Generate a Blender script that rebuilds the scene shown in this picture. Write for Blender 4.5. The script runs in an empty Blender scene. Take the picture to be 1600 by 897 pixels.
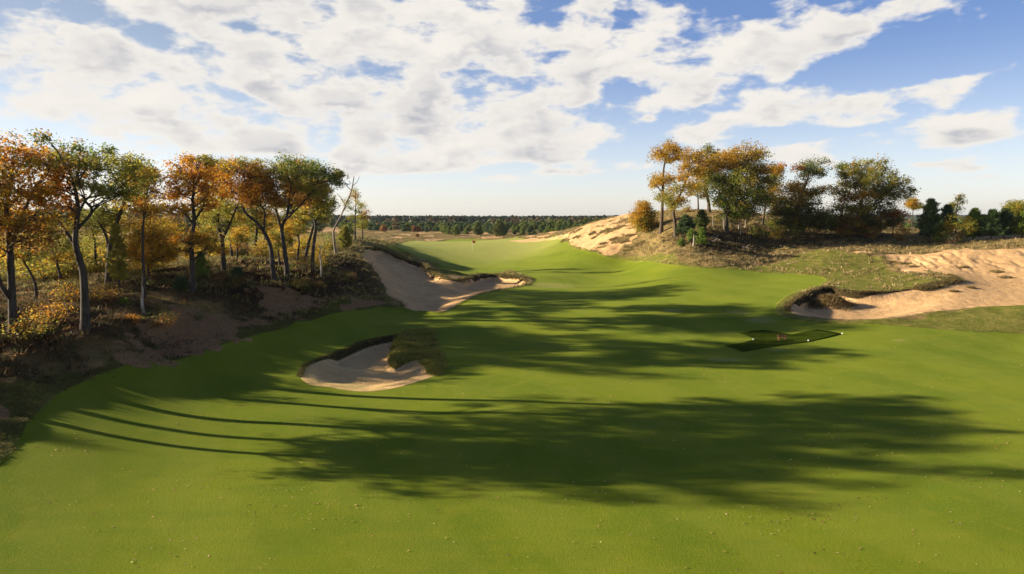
import bpy, math
import numpy as np

rng = np.random.default_rng(7)
S = bpy.context.scene
COL = S.collection
PI = math.pi

# ------------------------------------------------------------------ camera
CAM_H, FPX, PITCH = 12.0, 1080.0, math.radians(5.8)
CT, ST = math.cos(PITCH), math.sin(PITCH)
cam = bpy.data.objects.new('camera', bpy.data.cameras.new('camera'))
COL.objects.link(cam)
cam.location = (0, 0, CAM_H)
cam.rotation_euler = (PI / 2 - PITCH, 0, 0)
cam.data.sensor_width = 36.0
cam.data.lens = 36.0 * FPX / 1600.0
cam.data.clip_start = 0.5
cam.data.clip_end = 60000
S.camera = cam

SUN_AZ, SUN_EL = math.radians(-84.0), math.radians(16.5)


def ray(px, py):
    """photo pixel -> (x/y ratio, z/y slope) of the direction it shows"""
    u = (px - 800.0) / FPX
    v = (448.5 - py) / FPX
    c = CT + v * ST
    return u / c, (-ST + v * CT) / c


def PW(px, py, d):
    s, m = ray(px, py)
    return np.array([s * d, d, CAM_H + m * d])


# ------------------------------------------------------------------ numpy noise
def _hash(ix, iy, seed):
    h = (ix.astype(np.int64) * 374761393 + iy.astype(np.int64) * 668265263 + seed * 1442695041) & 0x7fffffff
    h = ((h ^ (h >> 13)) * 1274126177) & 0x7fffffff
    h = h ^ (h >> 16)
    return (h & 0xffff) / 65535.0


def vnoise(x, y, seed=0):
    ix, iy = np.floor(x), np.floor(y)
    fx, fy = x - ix, y - iy
    fx = fx * fx * (3 - 2 * fx)
    fy = fy * fy * (3 - 2 * fy)
    a, b = _hash(ix, iy, seed), _hash(ix + 1, iy, seed)
    c, d = _hash(ix, iy + 1, seed), _hash(ix + 1, iy + 1, seed)
    return (a * (1 - fx) + b * fx) * (1 - fy) + (c * (1 - fx) + d * fx) * fy


def fbm(x, y, octv=4, seed=0):
    t, a, n = 0, 0.5, 0
    for k in range(octv):
        t = t + a * vnoise(x * 2 ** k + 17.3 * k, y * 2 ** k - 9.1 * k, seed + k)
        n += a
        a *= 0.5
    return t / n * 2 - 1


def sstep(a, b, x):
    t = np.clip((x - a) / (b - a), 0, 1)
    return t * t * (3 - 2 * t)


# ------------------------------------------------------------------ terrain
CP = [  # (photo x, photo y, metres ahead): what the ground passes through
    (-600, 897, 20), (-300, 897, 21), (0, 897, 22), (400, 897, 22.2), (800, 897, 22.3), (1200, 897, 22.3), (1600, 897, 22.3), (2000, 897, 22.2),
    (-300, 760, 26.5), (0, 760, 28.2), (400, 760, 29.6), (800, 760, 29.8), (1200, 760, 29.8), (1600, 760, 29.6), (1900, 760, 29.5),
    (100, 650, 36.2), (250, 650, 38.3), (450, 650, 39.8), (800, 650, 40.3), (1200, 650, 40.3), (1600, 650, 40), (1900, 650, 40),
    (-200, 600, 36), (0, 600, 38.5), (250, 600, 43.2), (420, 600, 46), (800, 600, 47.5), (1200, 600, 47.5), (1600, 600, 47),
    (250, 565, 46.5), (420, 560, 51.2), (800, 560, 54.5), (1200, 560, 54.5), (1600, 560, 54), (1900, 560, 53),
    (380, 530, 54.5), (600, 540, 58.5), (800, 530, 61.5), (1200, 530, 61), (1600, 520, 62),
    (500, 495, 64.5), (700, 500, 68.5), (1000, 500, 68), (1250, 500, 67), (1400, 500, 66), (1600, 500, 65), (1900, 500, 63),
    (600, 480, 74), (800, 480, 75), (1000, 480, 74), (1220, 480, 72),
    (800, 455, 90), (1000, 455, 86), (1200, 455, 82),
    (850, 430, 108), (1000, 430, 103), (1200, 430, 95),
    (850, 400, 138), (1000, 400, 120), (1200, 400, 108), (1300, 400, 104),
    (750, 385, 165), (650, 385, 155), (850, 385, 155), (750, 376, 188), (640, 376, 182), (860, 372, 165),
    (650, 367, 290), (650, 361, 380), (800, 366, 300), (900, 356, 330),
    (830, 374, 175), (900, 361, 150), (980, 338, 150), (950, 370, 134), (950, 385, 127), (900, 381, 140),
    (1070, 331, 142), (1033, 364, 121), (1135, 364, 119), (1083, 384, 109), (1107, 332, 140), (1180, 336, 142),
    (1250, 366, 125), (1350, 372, 120), (1200, 385, 114),
    (1450, 380, 112), (1530, 377, 110), (1600, 372, 108), (1900, 365, 100), (1500, 389, 103), (1600, 385, 100), (1450, 397, 103),
    (1450, 420, 92), (1530, 430, 88), (1600, 440, 84), (1490, 440, 83), (1380, 415, 98), (1300, 425, 94), (1900, 440, 78),
    (1340, 460, 78), (1400, 456, 80), (1500, 470, 74), (1600, 470, 73),
    # left bank and the plateau behind it
    (133, 515, 47), (20, 523, 44), (-200, 530, 40), (230, 490, 54), (300, 455, 62), (350, 430, 70), (430, 437, 71), (501, 432, 76),
    (525, 398, 98), (548, 375, 118), (570, 378, 122), (620, 385, 130), (560, 400, 102), (590, 440, 86), (620, 465, 79),
    (650, 403, 132), (600, 395, 114), (560, 450, 80), (450, 480, 65), (350, 500, 56.5), (250, 540, 49.8), (100, 575, 42.3),
    (300, 480, 57.5), (55, 467, 56), (100, 440, 66), (165, 445, 62), (100, 400, 95), (230, 430, 70), (230, 390, 110),
    (400, 400, 95), (300, 385, 122), (470, 392, 108), (-200, 440, 62), (-200, 400, 90), (-500, 500, 40),
    (690, 470, 80), (760, 448, 93),
]
pts = [PW(*c) for c in CP]
for x, y, z in [(-20, 222, 3.6), (-60, 222, 5.0), (30, 215, 5.2), (-150, 250, 7), (-100, 170, 7.4), (-70, 150, 7.6), (20, 205, 7.5),
                (40, 200, 8.5), (70, 205, 7), (110, 210, 6.5), (160, 190, 7.5), (200, 250, 6), (60, 260, 5), (0, 300, 4.4), (-45, 300, 4.6)]:
    pts.append(np.array([x, y, z], float))
for y in (450, 700, 1500, 4000, 4900):
    for s in (-1.3, -0.7, -0.3, 0, 0.3, 0.7, 1.3):
        pts.append(np.array([s * y, y, {450: 3.2, 700: 2.0, 1500: 2.0, 4000: 1, 4900: 0}[y] + (2.5 if (y == 450 and s < -0.2) else 0)]))
pts = np.array(pts)


def warp(x, y):
    yy = np.maximum(y, 14.0)
    return np.clip(x / yy, -1.5, 1.5) * 1.6, np.log(yy)


PX, PY = warp(pts[:, 0], pts[:, 1])


def _k(r2):
    return 0.5 * r2 * np.log(r2 + 1e-12)


n = len(pts)
A = np.zeros((n + 3, n + 3))
r2 = (PX[:, None] - PX[None]) ** 2 + (PY[:, None] - PY[None]) ** 2
A[:n, :n] = _k(r2) + np.eye(n) * 4e-4
A[:n, n] = 1; A[:n, n + 1] = PX; A[:n, n + 2] = PY
A[n, :n] = 1; A[n + 1, :n] = PX; A[n + 2, :n] = PY
W = np.linalg.solve(A, np.concatenate([pts[:, 2], [0, 0, 0]]))

s_cols = np.concatenate([np.linspace(-3.2, -0.86, 60)[:-1], np.linspace(-0.86, 0.86, 680), np.linspace(0.86, 3.2, 60)[1:]])


def densify(a, lo, hi, k=2):
    out = []
    for p, q in zip(a[:-1], a[1:]):
        out += list(np.linspace(p, q, k, endpoint=False)) if lo < p < hi else [p]
    return np.array(out + [a[-1]])


s_cols = densify(densify(s_cols, -0.31, -0.08), 0.39, 0.60)
y_rows = np.concatenate([np.linspace(-60, 12, 24)[:-1], np.exp(np.arange(math.log(12), math.log(21), 0.02)),
                         np.exp(np.arange(math.log(21), math.log(135), 0.0034)), np.exp(np.arange(math.log(135), math.log(400), 0.0065)),
                         np.exp(np.arange(math.log(400), math.log(4900), 0.035))])
y_rows = densify(densify(y_rows, 47.5, 65.5), 65.5, 82)
NR, NC = len(y_rows), len(s_cols)
YY = np.repeat(y_rows[:, None], NC, 1)
XX = s_cols[None] * np.maximum(YY, 12.0)
XX = np.where(np.abs(XX) > 5600, np.sign(XX) * 5600 + s_cols[None] * 5, XX)


def tps(x, y):
    qx, qy = warp(x.ravel(), y.ravel())
    out = np.empty(qx.shape)
    for i in range(0, len(qx), 40000):
        a, b = qx[i:i + 40000, None], qy[i:i + 40000, None]
        out[i:i + 40000] = _k((a - PX) ** 2 + (b - PY) ** 2) @ W[:n] + W[n] + a[:, 0] * W[n + 1] + b[:, 0] * W[n + 2]
    return out.reshape(x.shape)


# evaluate on every third row/column and interpolate
ri, ci = np.unique(np.append(np.arange(0, NR, 4), NR - 1)), np.unique(np.append(np.arange(0, NC, 4), NC - 1))
coarse = tps(XX[np.ix_(ri, ci)], YY[np.ix_(ri, ci)])
tmp = np.array([np.interp(np.arange(NC), ci, row) for row in coarse])
Z0 = np.array([np.interp(np.arange(NR), ri, tmp[:, j]) for j in range(NC)]).T
del tmp
for _ in range(2):   # soften the facets of the interpolation
    Z0[1:-1] = (Z0[:-2] + 2 * Z0[1:-1] + Z0[2:]) / 4
    Z0[:, 1:-1] = (Z0[:, :-2] + 2 * Z0[:, 1:-1] + Z0[:, 2:]) / 4


def sample(G, x, y):
    x, y = np.asarray(x, float), np.asarray(y, float)
    s = x / np.maximum(y, 12.0)
    fi = np.interp(y, y_rows, np.arange(NR))
    fj = np.interp(s, s_cols, np.arange(NC))
    i, j = np.minimum(fi.astype(int), NR - 2), np.minimum(fj.astype(int), NC - 2)
    a, b = fi - i, fj - j
    return (G[i, j] * (1 - a) + G[i + 1, j] * a) * (1 - b) + (G[i, j + 1] * (1 - a) + G[i + 1, j + 1] * a) * b


def hit(px, py, G=None):
    """where the line of sight through a photo pixel first meets the ground"""
    G = Z0 if G is None else G
    s, m = ray(px, py)
    k = y_rows > 14
    ys = y_rows[k]
    h = sample(G, s * ys, ys) - (CAM_H + m * ys)
    w = np.nonzero(h > 0)[0]
    if len(w) == 0:
        return np.array([s * 3000, 3000, 2.0])
    i = max(w[0], 1)
    t = h[i - 1] / (h[i - 1] - h[i] + 1e-9)
    y = ys[i - 1] + (ys[i] - ys[i - 1]) * np.clip(t, 0, 1)
    return np.array([s * y, y, CAM_H + m * y])


def spline(P, closed=True, sub=5):
    P = np.array(P, float)
    out = []
    N = len(P)
    for i in range(N if closed else N - 1):
        if closed:
            p0, p1, p2, p3 = P[i - 1], P[i], P[(i + 1) % N], P[(i + 2) % N]
        else:
            p0, p1, p2, p3 = P[max(i - 1, 0)], P[i], P[i + 1], P[min(i + 2, N - 1)]
        for k in range(sub):
            t = k / sub
            out.append(0.5 * (2 * p1 + (p2 - p0) * t + (2 * p0 - 5 * p1 + 4 * p2 - p3) * t * t + (3 * p1 - p0 - 3 * p2 + p3) * t ** 3))
    if not closed:
        out.append(P[-1])
    return np.array(out)


def region(pix, smooth=True, jit=0.0):
    w = np.array([(PW(*p) if len(p) == 3 else hit(*p))[:2] for p in pix])
    return spline(w) if smooth else w


def sdf(poly, x, y, reach=9.0):
    """signed distance (+ inside) and the vector from the nearest edge point, only near the polygon"""
    sh = x.shape
    x, y = x.ravel(), y.ravel()
    D = np.full(x.shape, -float(reach)); NX = np.zeros(x.shape); NY = np.zeros(x.shape)
    lo, hi = poly.min(0) - reach, poly.max(0) + reach
    k = np.nonzero((x > lo[0]) & (x < hi[0]) & (y > lo[1]) & (y < hi[1]))[0]
    a, b = poly, np.roll(poly, -1, 0)
    for c in range(0, len(k), 20000):
        kk = k[c:c + 20000]
        qx, qy = x[kk][:, None], y[kk][:, None]
        ex, ey = b[:, 0] - a[:, 0], b[:, 1] - a[:, 1]
        t = np.clip(((qx - a[:, 0]) * ex + (qy - a[:, 1]) * ey) / (ex ** 2 + ey ** 2 + 1e-12), 0, 1)
        nx, ny = qx - (a[:, 0] + t * ex), qy - (a[:, 1] + t * ey)
        d2 = nx ** 2 + ny ** 2
        m = d2.argmin(1)
        r = np.arange(len(kk))
        cr = ((a[:, 1] > qy) != (b[:, 1] > qy)) & (qx < (b[:, 0] - a[:, 0]) * (qy - a[:, 1]) / (b[:, 1] - a[:, 1] + 1e-12) + a[:, 0])
        ins = cr.sum(1) % 2 == 1
        d = np.sqrt(d2[r, m])
        D[kk] = np.where(ins, d, -np.minimum(d, reach))
        sg = np.where(ins, 1, -1) / (d + 1e-9)
        NX[kk] = nx[r, m] * sg; NY[kk] = ny[r, m] * sg
    return D.reshape(sh), NX.reshape(sh), NY.reshape(sh)


# --- outlines read off the photograph, laid on the terrain
R_fair = region([(-700, 1000), (-300, 860), (0, 722), (28, 690), (48, 660), (75, 632), (130, 597), (250, 565), (380, 531), (500, 496), (560, 484), (600, 480),
                 (650, 486), (692, 489), (722, 474), (756, 460), (795, 451), (830, 444), (828, 436), (800, 428), (760, 427), (700, 424), (672, 410), (640, 398),
                 (612, 390), (608, 382), (640, 377), (700, 375), (760, 375), (820, 374), (862, 371), (882, 376), (905, 391), (945, 401), (985, 408),
                 (1040, 413), (1100, 418), (1180, 424), (1260, 430), (1290, 437), (1280, 447), (1240, 458), (1215, 475), (1215, 492), (1255, 503), (1310, 508),
                 (1370, 508), (1440, 512), (1520, 518), (1600, 522), (1900, 530), (2600, 560), (3000, 1100), (800, 1300)])
R_rough = region([(930, 402), (985, 399), (1040, 396), (1070, 408), (1110, 417), (1200, 413), (1245, 398), (1290, 388), (1330, 398), (1380, 404), (1400, 425), (1480, 436), (1490, 442),
                  (1460, 452), (1400, 460), (1340, 462), (1290, 470), (1240, 490), (1300, 503), (1400, 500), (1470, 487), (1540, 481), (1620, 482), (1900, 480), (1900, 540), (1500, 540), (1100, 520), (900, 430)])
R_apron = region([(606, 388), (640, 399), (668, 412), (684, 424), (700, 434), (730, 436), (760, 430), (800, 431), (826, 437), (860, 430), (860, 400), (700, 385)])
R_lbank = region([(-700, 930), (-400, 780), (-200, 700), (-60, 640), (0, 608), (80, 580), (170, 575), (290, 556), (330, 532), (380, 507), (440, 500), (480, 489), (560, 470), (600, 474), (650, 486), (560, 500), (400, 545), (200, 600), (60, 680), (-100, 800), (-400, 1000)])
R_b1 = region([(471, 588), (478, 572), (500, 561), (530, 550), (560, 537), (590, 529), (620, 524), (650, 521), (674, 524), (685, 545), (692, 565), (690, 580), (672, 589), (645, 598), (615, 606), (585, 610), (555, 610), (515, 604), (485, 600)])
R_mound = region([(622, 520), (650, 516), (678, 515), (687, 538), (696, 560), (699, 577), (688, 587), (668, 583), (661, 570), (650, 560), (634, 563), (617, 569), (606, 560), (609, 543)])
R_b2 = region([(1231, 482), (1238, 473), (1255, 463), (1282, 452), (1300, 450), (1318, 455), (1345, 458), (1380, 458), (1420, 454), (1450, 449), (1478, 440), (1496, 437),
               (1478, 428), (1440, 421), (1400, 415), (1385, 405), (1400, 398), (1440, 398), (1480, 392), (1540, 390), (1600, 388), (1800, 385), (2000, 400), (2000, 475), (1800, 476), (1620, 479),
               (1540, 480), (1470, 486), (1420, 493), (1370, 499), (1310, 501), (1265, 496), (1240, 491)])
R_b3 = region([(585, 388), (604, 391), (622, 400), (640, 408), (660, 414), (674, 424), (690, 434), (712, 440), (738, 433), (765, 430), (795, 432), (815, 434), (826, 441), (795, 449), (752, 458), (718, 473),
               (692, 487), (660, 487), (640, 484), (625, 470), (606, 462), (600, 446), (590, 430), (582, 418), (570, 408), (566, 398), (572, 390)])
R_pit = region([(1231, 482), (1238, 473), (1255, 463), (1282, 452), (1300, 450), (1318, 455), (1345, 458), (1380, 458), (1420, 454), (1455, 449), (1500, 446), (1530, 462), (1500, 480),
                (1470, 486), (1420, 493), (1370, 499), (1310, 501), (1265, 496), (1240, 491)])
R_hill = region([(795, 379, 178), (830, 372, 175), (870, 364, 162), (905, 358, 155), (945, 347, 152), (985, 340, 152), (998, 350, 142), (992, 362, 130), (988, 374, 124), (975, 383), (968, 394), (940, 397), (900, 384), (873, 373), (850, 376), (815, 379)])
R_s1 = region([(235, 468), (265, 462), (290, 478), (330, 486), (365, 492), (370, 512), (300, 545), (230, 570), (150, 585), (60, 600), (0, 603), (-20, 590), (60, 575), (150, 570), (210, 545), (240, 515), (250, 490)])
R_s2 = region([(392, 470), (405, 455), (440, 459), (480, 468), (508, 482), (480, 490), (420, 505), (370, 512), (395, 492)])
R_s3 = region([(538, 478), (560, 470), (590, 468), (600, 474), (560, 481), (535, 485)])
R_s4 = region([(-60, 650), (-10, 640), (18, 650), (10, 662), (-40, 668)])
R_s5 = region([(1400, 376), (1420, 345), (1440, 345), (1445, 378), (1420, 384)])
R_woodL = region([(-700, 640), (-100, 600), (0, 600), (60, 590), (150, 565), (220, 545), (240, 470), (380, 500), (480, 490), (590, 470), (606, 445), (590, 425), (560, 400), (500, 400), (440, 405), (330, 410), (220, 420), (100, 480), (-100, 480), (-700, 470)])
R_woodR = region([(1040, 372), (1060, 366), (1110, 358), (1180, 355), (1250, 358), (1330, 366), (1400, 372), (1380, 380), (1250, 384), (1200, 392), (1130, 396), (1060, 385)])

REG = {'b1': R_b1, 'pit': R_pit, 'b3': R_b3}
SD = {}
for nm, R, rc in [('fair', R_fair, 6), ('rough', R_rough, 6), ('apron', R_apron, 6), ('lbank', R_lbank, 6), ('b1', R_b1, 8), ('pit', R_pit, 8), ('mound', R_mound, 6), ('b2', R_b2, 9), ('b3', R_b3, 9),
                  ('hill', R_hill, 8), ('s1', R_s1, 6), ('s2', R_s2, 6), ('s3', R_s3, 6), ('s4', R_s4, 6), ('woodL', R_woodL, 8), ('woodR', R_woodR, 8)]:
    SD[nm] = sdf(R, XX, YY, rc)


def d_(nm):
    return SD[nm][0]


near = sstep(420, 250, YY)
wob = fbm(XX / 1.6, YY / 1.6, 3, 5)
wob2 = fbm(XX / 6, YY / 6, 3, 15)
fairw = sstep(-0.3, 0.3, d_('fair'))
anysand = np.maximum.reduce([d_('b1'), d_('b2'), d_('b3')])
tame = np.clip(sstep(-1.5, 1.0, np.maximum.reduce([d_('fair'), d_('rough') - 1.0, anysand])), 0, 1)
Z = Z0.copy()
Z += near * (0.10 * fbm(XX / 14, YY / 14, 2, 3) + 0.05 * fbm(XX / 5, YY / 5, 2, 8))
wild = (1 - tame) * near * sstep(18, 30, YY)
lump = np.clip(fbm(XX / 5.0, YY / 3.5, 4, 31), -0.2, 1)
Z += wild * (0.55 * lump + 0.16 * wob)
Z += (1 - fairw) * near * 0.05                                   # longer grass stands above the mown line


def blur(A, k):
    A = A.copy()
    for _ in range(k):
        A[1:-1] = (A[:-2] + 2 * A[1:-1] + A[2:]) / 4
        A[:, 1:-1] = (A[:, :-2] + 2 * A[:, 1:-1] + A[:, 2:]) / 4
    return A


def carve(nm, depth, steep_w, gentle_w, dirs):
    """dirs: weight of steepness from the edge normal; returns carve and steepness"""
    D = SD[nm][0]
    P = REG[nm]; lo, hi = P.min(0), P.max(0); c = (lo + hi) / 2; h_ = (hi - lo) / 2
    ax, ay = (XX - c[0]) / h_[0], (YY - c[1]) / h_[1]
    rr = np.sqrt(ax * ax + ay * ay) + .15
    st = dirs(ax / rr, ay / rr)
    w = gentle_w + (steep_w - gentle_w) * st
    return blur(depth * sstep(0, 1, np.clip(D, 0, None) / w), 2), st


# centre bunker: steep to the back and left, opening towards the viewer
c1, st1 = carve('b1', 0.65, 0.40, 4.0, lambda ax, ay: sstep(0.0, 0.5, ay * 0.9 - ax * 0.55))
Z -= c1
mnd = sstep(-0.35, 0.9, d_('mound') + .15 * wob)
Z += mnd * np.maximum(c1, 0) + sstep(-.2, 1.6, d_('mound')) * (0.10 + 0.16 * wob)
c2, st2 = carve('pit', 1.15, 0.7, 4.0, lambda ax, ay: sstep(0.0, 0.5, ay * .9 - .5 * ax) * sstep(0.60, 0.50, XX / YY))
c2 *= sstep(.68, .50, XX / YY)
Z -= c2
# grass-topped spur hanging into the right bunker
sp = hit(1305, 466)
spur = np.exp(-(((XX - sp[0]) / 1.35) ** 2 + ((YY - sp[1] - 1.3) / 1.5) ** 2))
Z += spur * (1.05 + 0.25 * wob)
c3, st3 = carve('b3', 1.0, 0.7, 4.0, lambda ax, ay: sstep(-.1, 0.5, ay + ax * .35))
Z -= c3 * 0.9
# raised turf rim on the far side of the left waste, and the low dune ridge beyond
for (px, py, d, rx, ry, h) in [(672, 412, 118, 3.0, 1.6, .7), (640, 402, 126, 3.0, 1.8, .5), (700, 424, 106, 2.2, 1.4, .5), (470, 497, 61, 1.6, .9, .35)]:
    q = PW(px, py, d)
    Z += h * np.exp(-(((XX - q[0]) / rx) ** 2 + ((YY - q[1]) / ry) ** 2))
# erosion gullies in the right sand face
face = sstep(0, 3, d_('b2')) * sstep(86, 92, YY)
gl = np.abs(fbm((XX - 0.35 * YY) / 1.5, YY / 7.0, 3, 77))
Z -= face * (0.15 * (1 - sstep(0.0, 0.22, gl)) + .12 * fbm(XX / 3, YY / 5, 3, 78))
hillS = sstep(-2, 3, d_('hill'))
Z += hillS * 0.25 * fbm(XX / 4, YY / 3, 3, 55)

# sand cover (metres inside, broken up)
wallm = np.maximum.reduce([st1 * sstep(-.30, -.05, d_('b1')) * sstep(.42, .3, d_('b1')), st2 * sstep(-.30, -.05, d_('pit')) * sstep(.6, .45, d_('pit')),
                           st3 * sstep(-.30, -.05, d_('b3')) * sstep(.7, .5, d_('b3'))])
sandD = np.maximum.reduce([
    d_('b1') - 0.30 * st1 + 0.06 * wob,
    np.where(YY < 92, d_('b2') - 0.4 * st2 + 0.1 * wob, d_('b2') + 0.9 * wob),
    d_('b3') - 0.4 * st3 + 0.35 * wob,
    d_('hill') + 1.0 * wob + 0.5 * wob2, np.minimum(d_('s1'), 1.2) * 0.8 + 1.8 * wob + 1.2 * wob2 - 0.2, np.minimum(d_('s2'), 1.0) * 0.8 + 1.6 * wob + .4 * wob2, d_('s3') + .5 * wob, d_('s4') + .3 * wob])
sandD = np.where(d_('mound') > -.3, np.minimum(sandD, -(d_('mound') - .12)), sandD)
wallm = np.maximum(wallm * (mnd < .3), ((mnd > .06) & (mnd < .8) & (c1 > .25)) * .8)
sandD = np.where(spur > 0.30, np.minimum(sandD, 0.5 - spur * 2.0), sandD)
# loose sand showing between the heath far off
bare = fbm(XX / 9, YY / 14, 4, 91)
bareFar = np.where((d_('fair') < -2) & (d_('rough') < -1), (bare - 0.18) * 5, -4)
bareFar = np.where((d_('woodL') > -2) | (d_('woodR') > -3), bareFar - 2.2, bareFar)
bareFar = np.where(YY < 75, bareFar - 3, bareFar)
sandD = np.maximum(sandD, bareFar * near)
# heathy clumps inside the sandy hill
clump = fbm(XX / 2.6, YY / 2.2, 4, 41)
hc = hillS * sstep(0.22, 0.46, clump + 0.25 * sstep(0.08, 0.17, XX / YY) - .12 * sstep(.12, .06, XX / YY)) * sstep(122, 130, YY + 0)
sandD = np.where(hc > 0.5, -0.6, sandD)

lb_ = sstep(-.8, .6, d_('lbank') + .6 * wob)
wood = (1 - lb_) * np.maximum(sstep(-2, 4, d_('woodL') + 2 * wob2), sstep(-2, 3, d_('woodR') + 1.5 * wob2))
grassy = np.maximum.reduce([sstep(-1.0, 1.5, d_('rough') + 0.8 * wob), sstep(-1, 1, d_('apron')), lb_ * 0.85,
                            mnd * 0.8, sstep(-2.0, 0, d_('fair') + 0.7 * wob)])
dry = np.clip(0.5 + 0.6 * fbm(XX / 8, YY / 8, 4, 61), 0, 1)

green_c = PW(740, 384, 168)
putt = np.exp(-(((XX - green_c[0] + 4) / 30) ** 2 + ((YY - green_c[1]) / 30) ** 2) ** 2)

worn = 0
for (px, py, rx, ry) in [(1190, 500, 2.2, 1.6), (1150, 488, 1.8, 1.0), (1050, 485, 1.4, 1.3), (1215, 548, .9, .5), (1135, 562, 2.0, 1.0), (860, 446, 5, 4), (1405, 532, 1, .5), (620, 470, 3, 2)]:
    g_ = hit(px, py)
    worn = worn + np.exp(-(((XX - g_[0]) / rx) ** 2 + ((YY - g_[1]) / ry) ** 2))
worn = np.clip(worn, 0, 1)

ZF = Z


def Hs(x, y):
    return sample(ZF, x, y)


# ------------------------------------------------------------------ helpers for objects
def tag(o, label=None, cat=None, group=None, kind=None):
    if label: o['label'] = label
    if cat: o['category'] = cat
    if group: o['group'] = group
    if kind: o['kind'] = kind
    return o


def mesh_np(name, V, Fs, mat, attrs=None, smooth=True, parent=None, colors=None, normals=None):
    me = bpy.data.meshes.new(name)
    V = np.asarray(V, np.float32)
    Fs = [np.asarray(f, np.int32) for f in (Fs if isinstance(Fs, list) else [Fs]) if len(f)]
    me.vertices.add(len(V)); me.vertices.foreach_set('co', V.ravel())
    nl = sum(f.size for f in Fs); npoly = sum(len(f) for f in Fs)
    me.loops.add(nl); me.polygons.add(npoly)
    me.loops.foreach_set('vertex_index', np.concatenate([f.ravel() for f in Fs]))
    tot = np.concatenate([np.full(len(f), f.shape[1], np.int32) for f in Fs])
    me.polygons.foreach_set('loop_start', np.concatenate([[0], np.cumsum(tot)[:-1]]).astype(np.int32))
    me.polygons.foreach_set('use_smooth', np.full(npoly, smooth))
    me.update(calc_edges=True)
    me.validate()
    for k, a in (attrs or {}).items():
        at = me.attributes.new(k, 'FLOAT', 'POINT'); at.data.foreach_set('value', np.asarray(a, np.float32))
    if colors is not None:
        at = me.color_attributes.new('tint', 'FLOAT_COLOR', 'POINT')
        c = np.ones((len(V), 4), np.float32); c[:, :3] = colors
        at.data.foreach_set('color', c.ravel())
    if normals is not None:
        me.normals_split_custom_set_from_vertices(normals.astype(np.float32).tolist())
    me.materials.append(mat)
    o = bpy.data.objects.new(name, me)
    COL.objects.link(o)
    if parent: o.parent = parent
    return o


class MB:
    def __init__(s): s.V, s.F, s.C, s.n = [], {}, [], 0
    def add(s, V, F, col=None):
        V = np.asarray(V, float); F = np.asarray(F, int)
        s.F.setdefault(F.shape[1], []).append(F + s.n); s.V.append(V); s.n += len(V)
        c = np.broadcast_to(np.array(col if col is not None else (1, 1, 1), float), (len(V), 3)) if np.ndim(col) < 2 else col
        s.C.append(c)
    def tube(s, P, R, k=7, col=None):
        P = np.asarray(P, float); R = np.asarray(R, float)
        T = np.gradient(P, axis=0); T /= np.linalg.norm(T, axis=1)[:, None] + 1e-9
        ref = np.array([0.31, 0.95, 0.1]); ref = ref if abs(T[0] @ ref) < 0.9 else np.array([1., 0, 0])
        a = np.cross(T, ref); a /= np.linalg.norm(a, axis=1)[:, None] + 1e-9
        b = np.cross(T, a)
        th = np.arange(k) * 2 * PI / k
        V = P[:, None] + R[:, None, None] * (np.cos(th)[None, :, None] * a[:, None] + np.sin(th)[None, :, None] * b[:, None])
        m = len(P)
        i = np.arange(m - 1)[:, None] * k; j = np.arange(k)[None]
        F = np.stack([i + j, i + (j + 1) % k, i + k + (j + 1) % k, i + k + j], -1).reshape(-1, 4)
        s.add(V.reshape(-1, 3), F, col)
        s.F.setdefault(k, []).append(np.array([[s.n - k + q for q in range(k)]]))
    def build(s, name, mat, parent=None, smooth=True, color=False):
        V = np.concatenate(s.V)
        return mesh_np(name, V, [np.concatenate(f) for f in s.F.values()], mat, parent=parent, smooth=smooth,
                       colors=np.concatenate(s.C) if color else None)


def empty(name, loc):
    o = bpy.data.objects.new(name, None); COL.objects.link(o)
    o.location = loc; o.empty_display_size = 0.3
    return o


def keep(o, root):      # geometry was written in world space: put it under its thing
    root_loc = root.location
    o.parent = root
    o.location = (-root_loc[0], -root_loc[1], -root_loc[2])


# ------------------------------------------------------------------ materials
def mat_new(name):
    m = bpy.data.materials.new(name); m.use_nodes = True
    nt = m.node_tree; nt.nodes.clear()
    return m, nt


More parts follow.
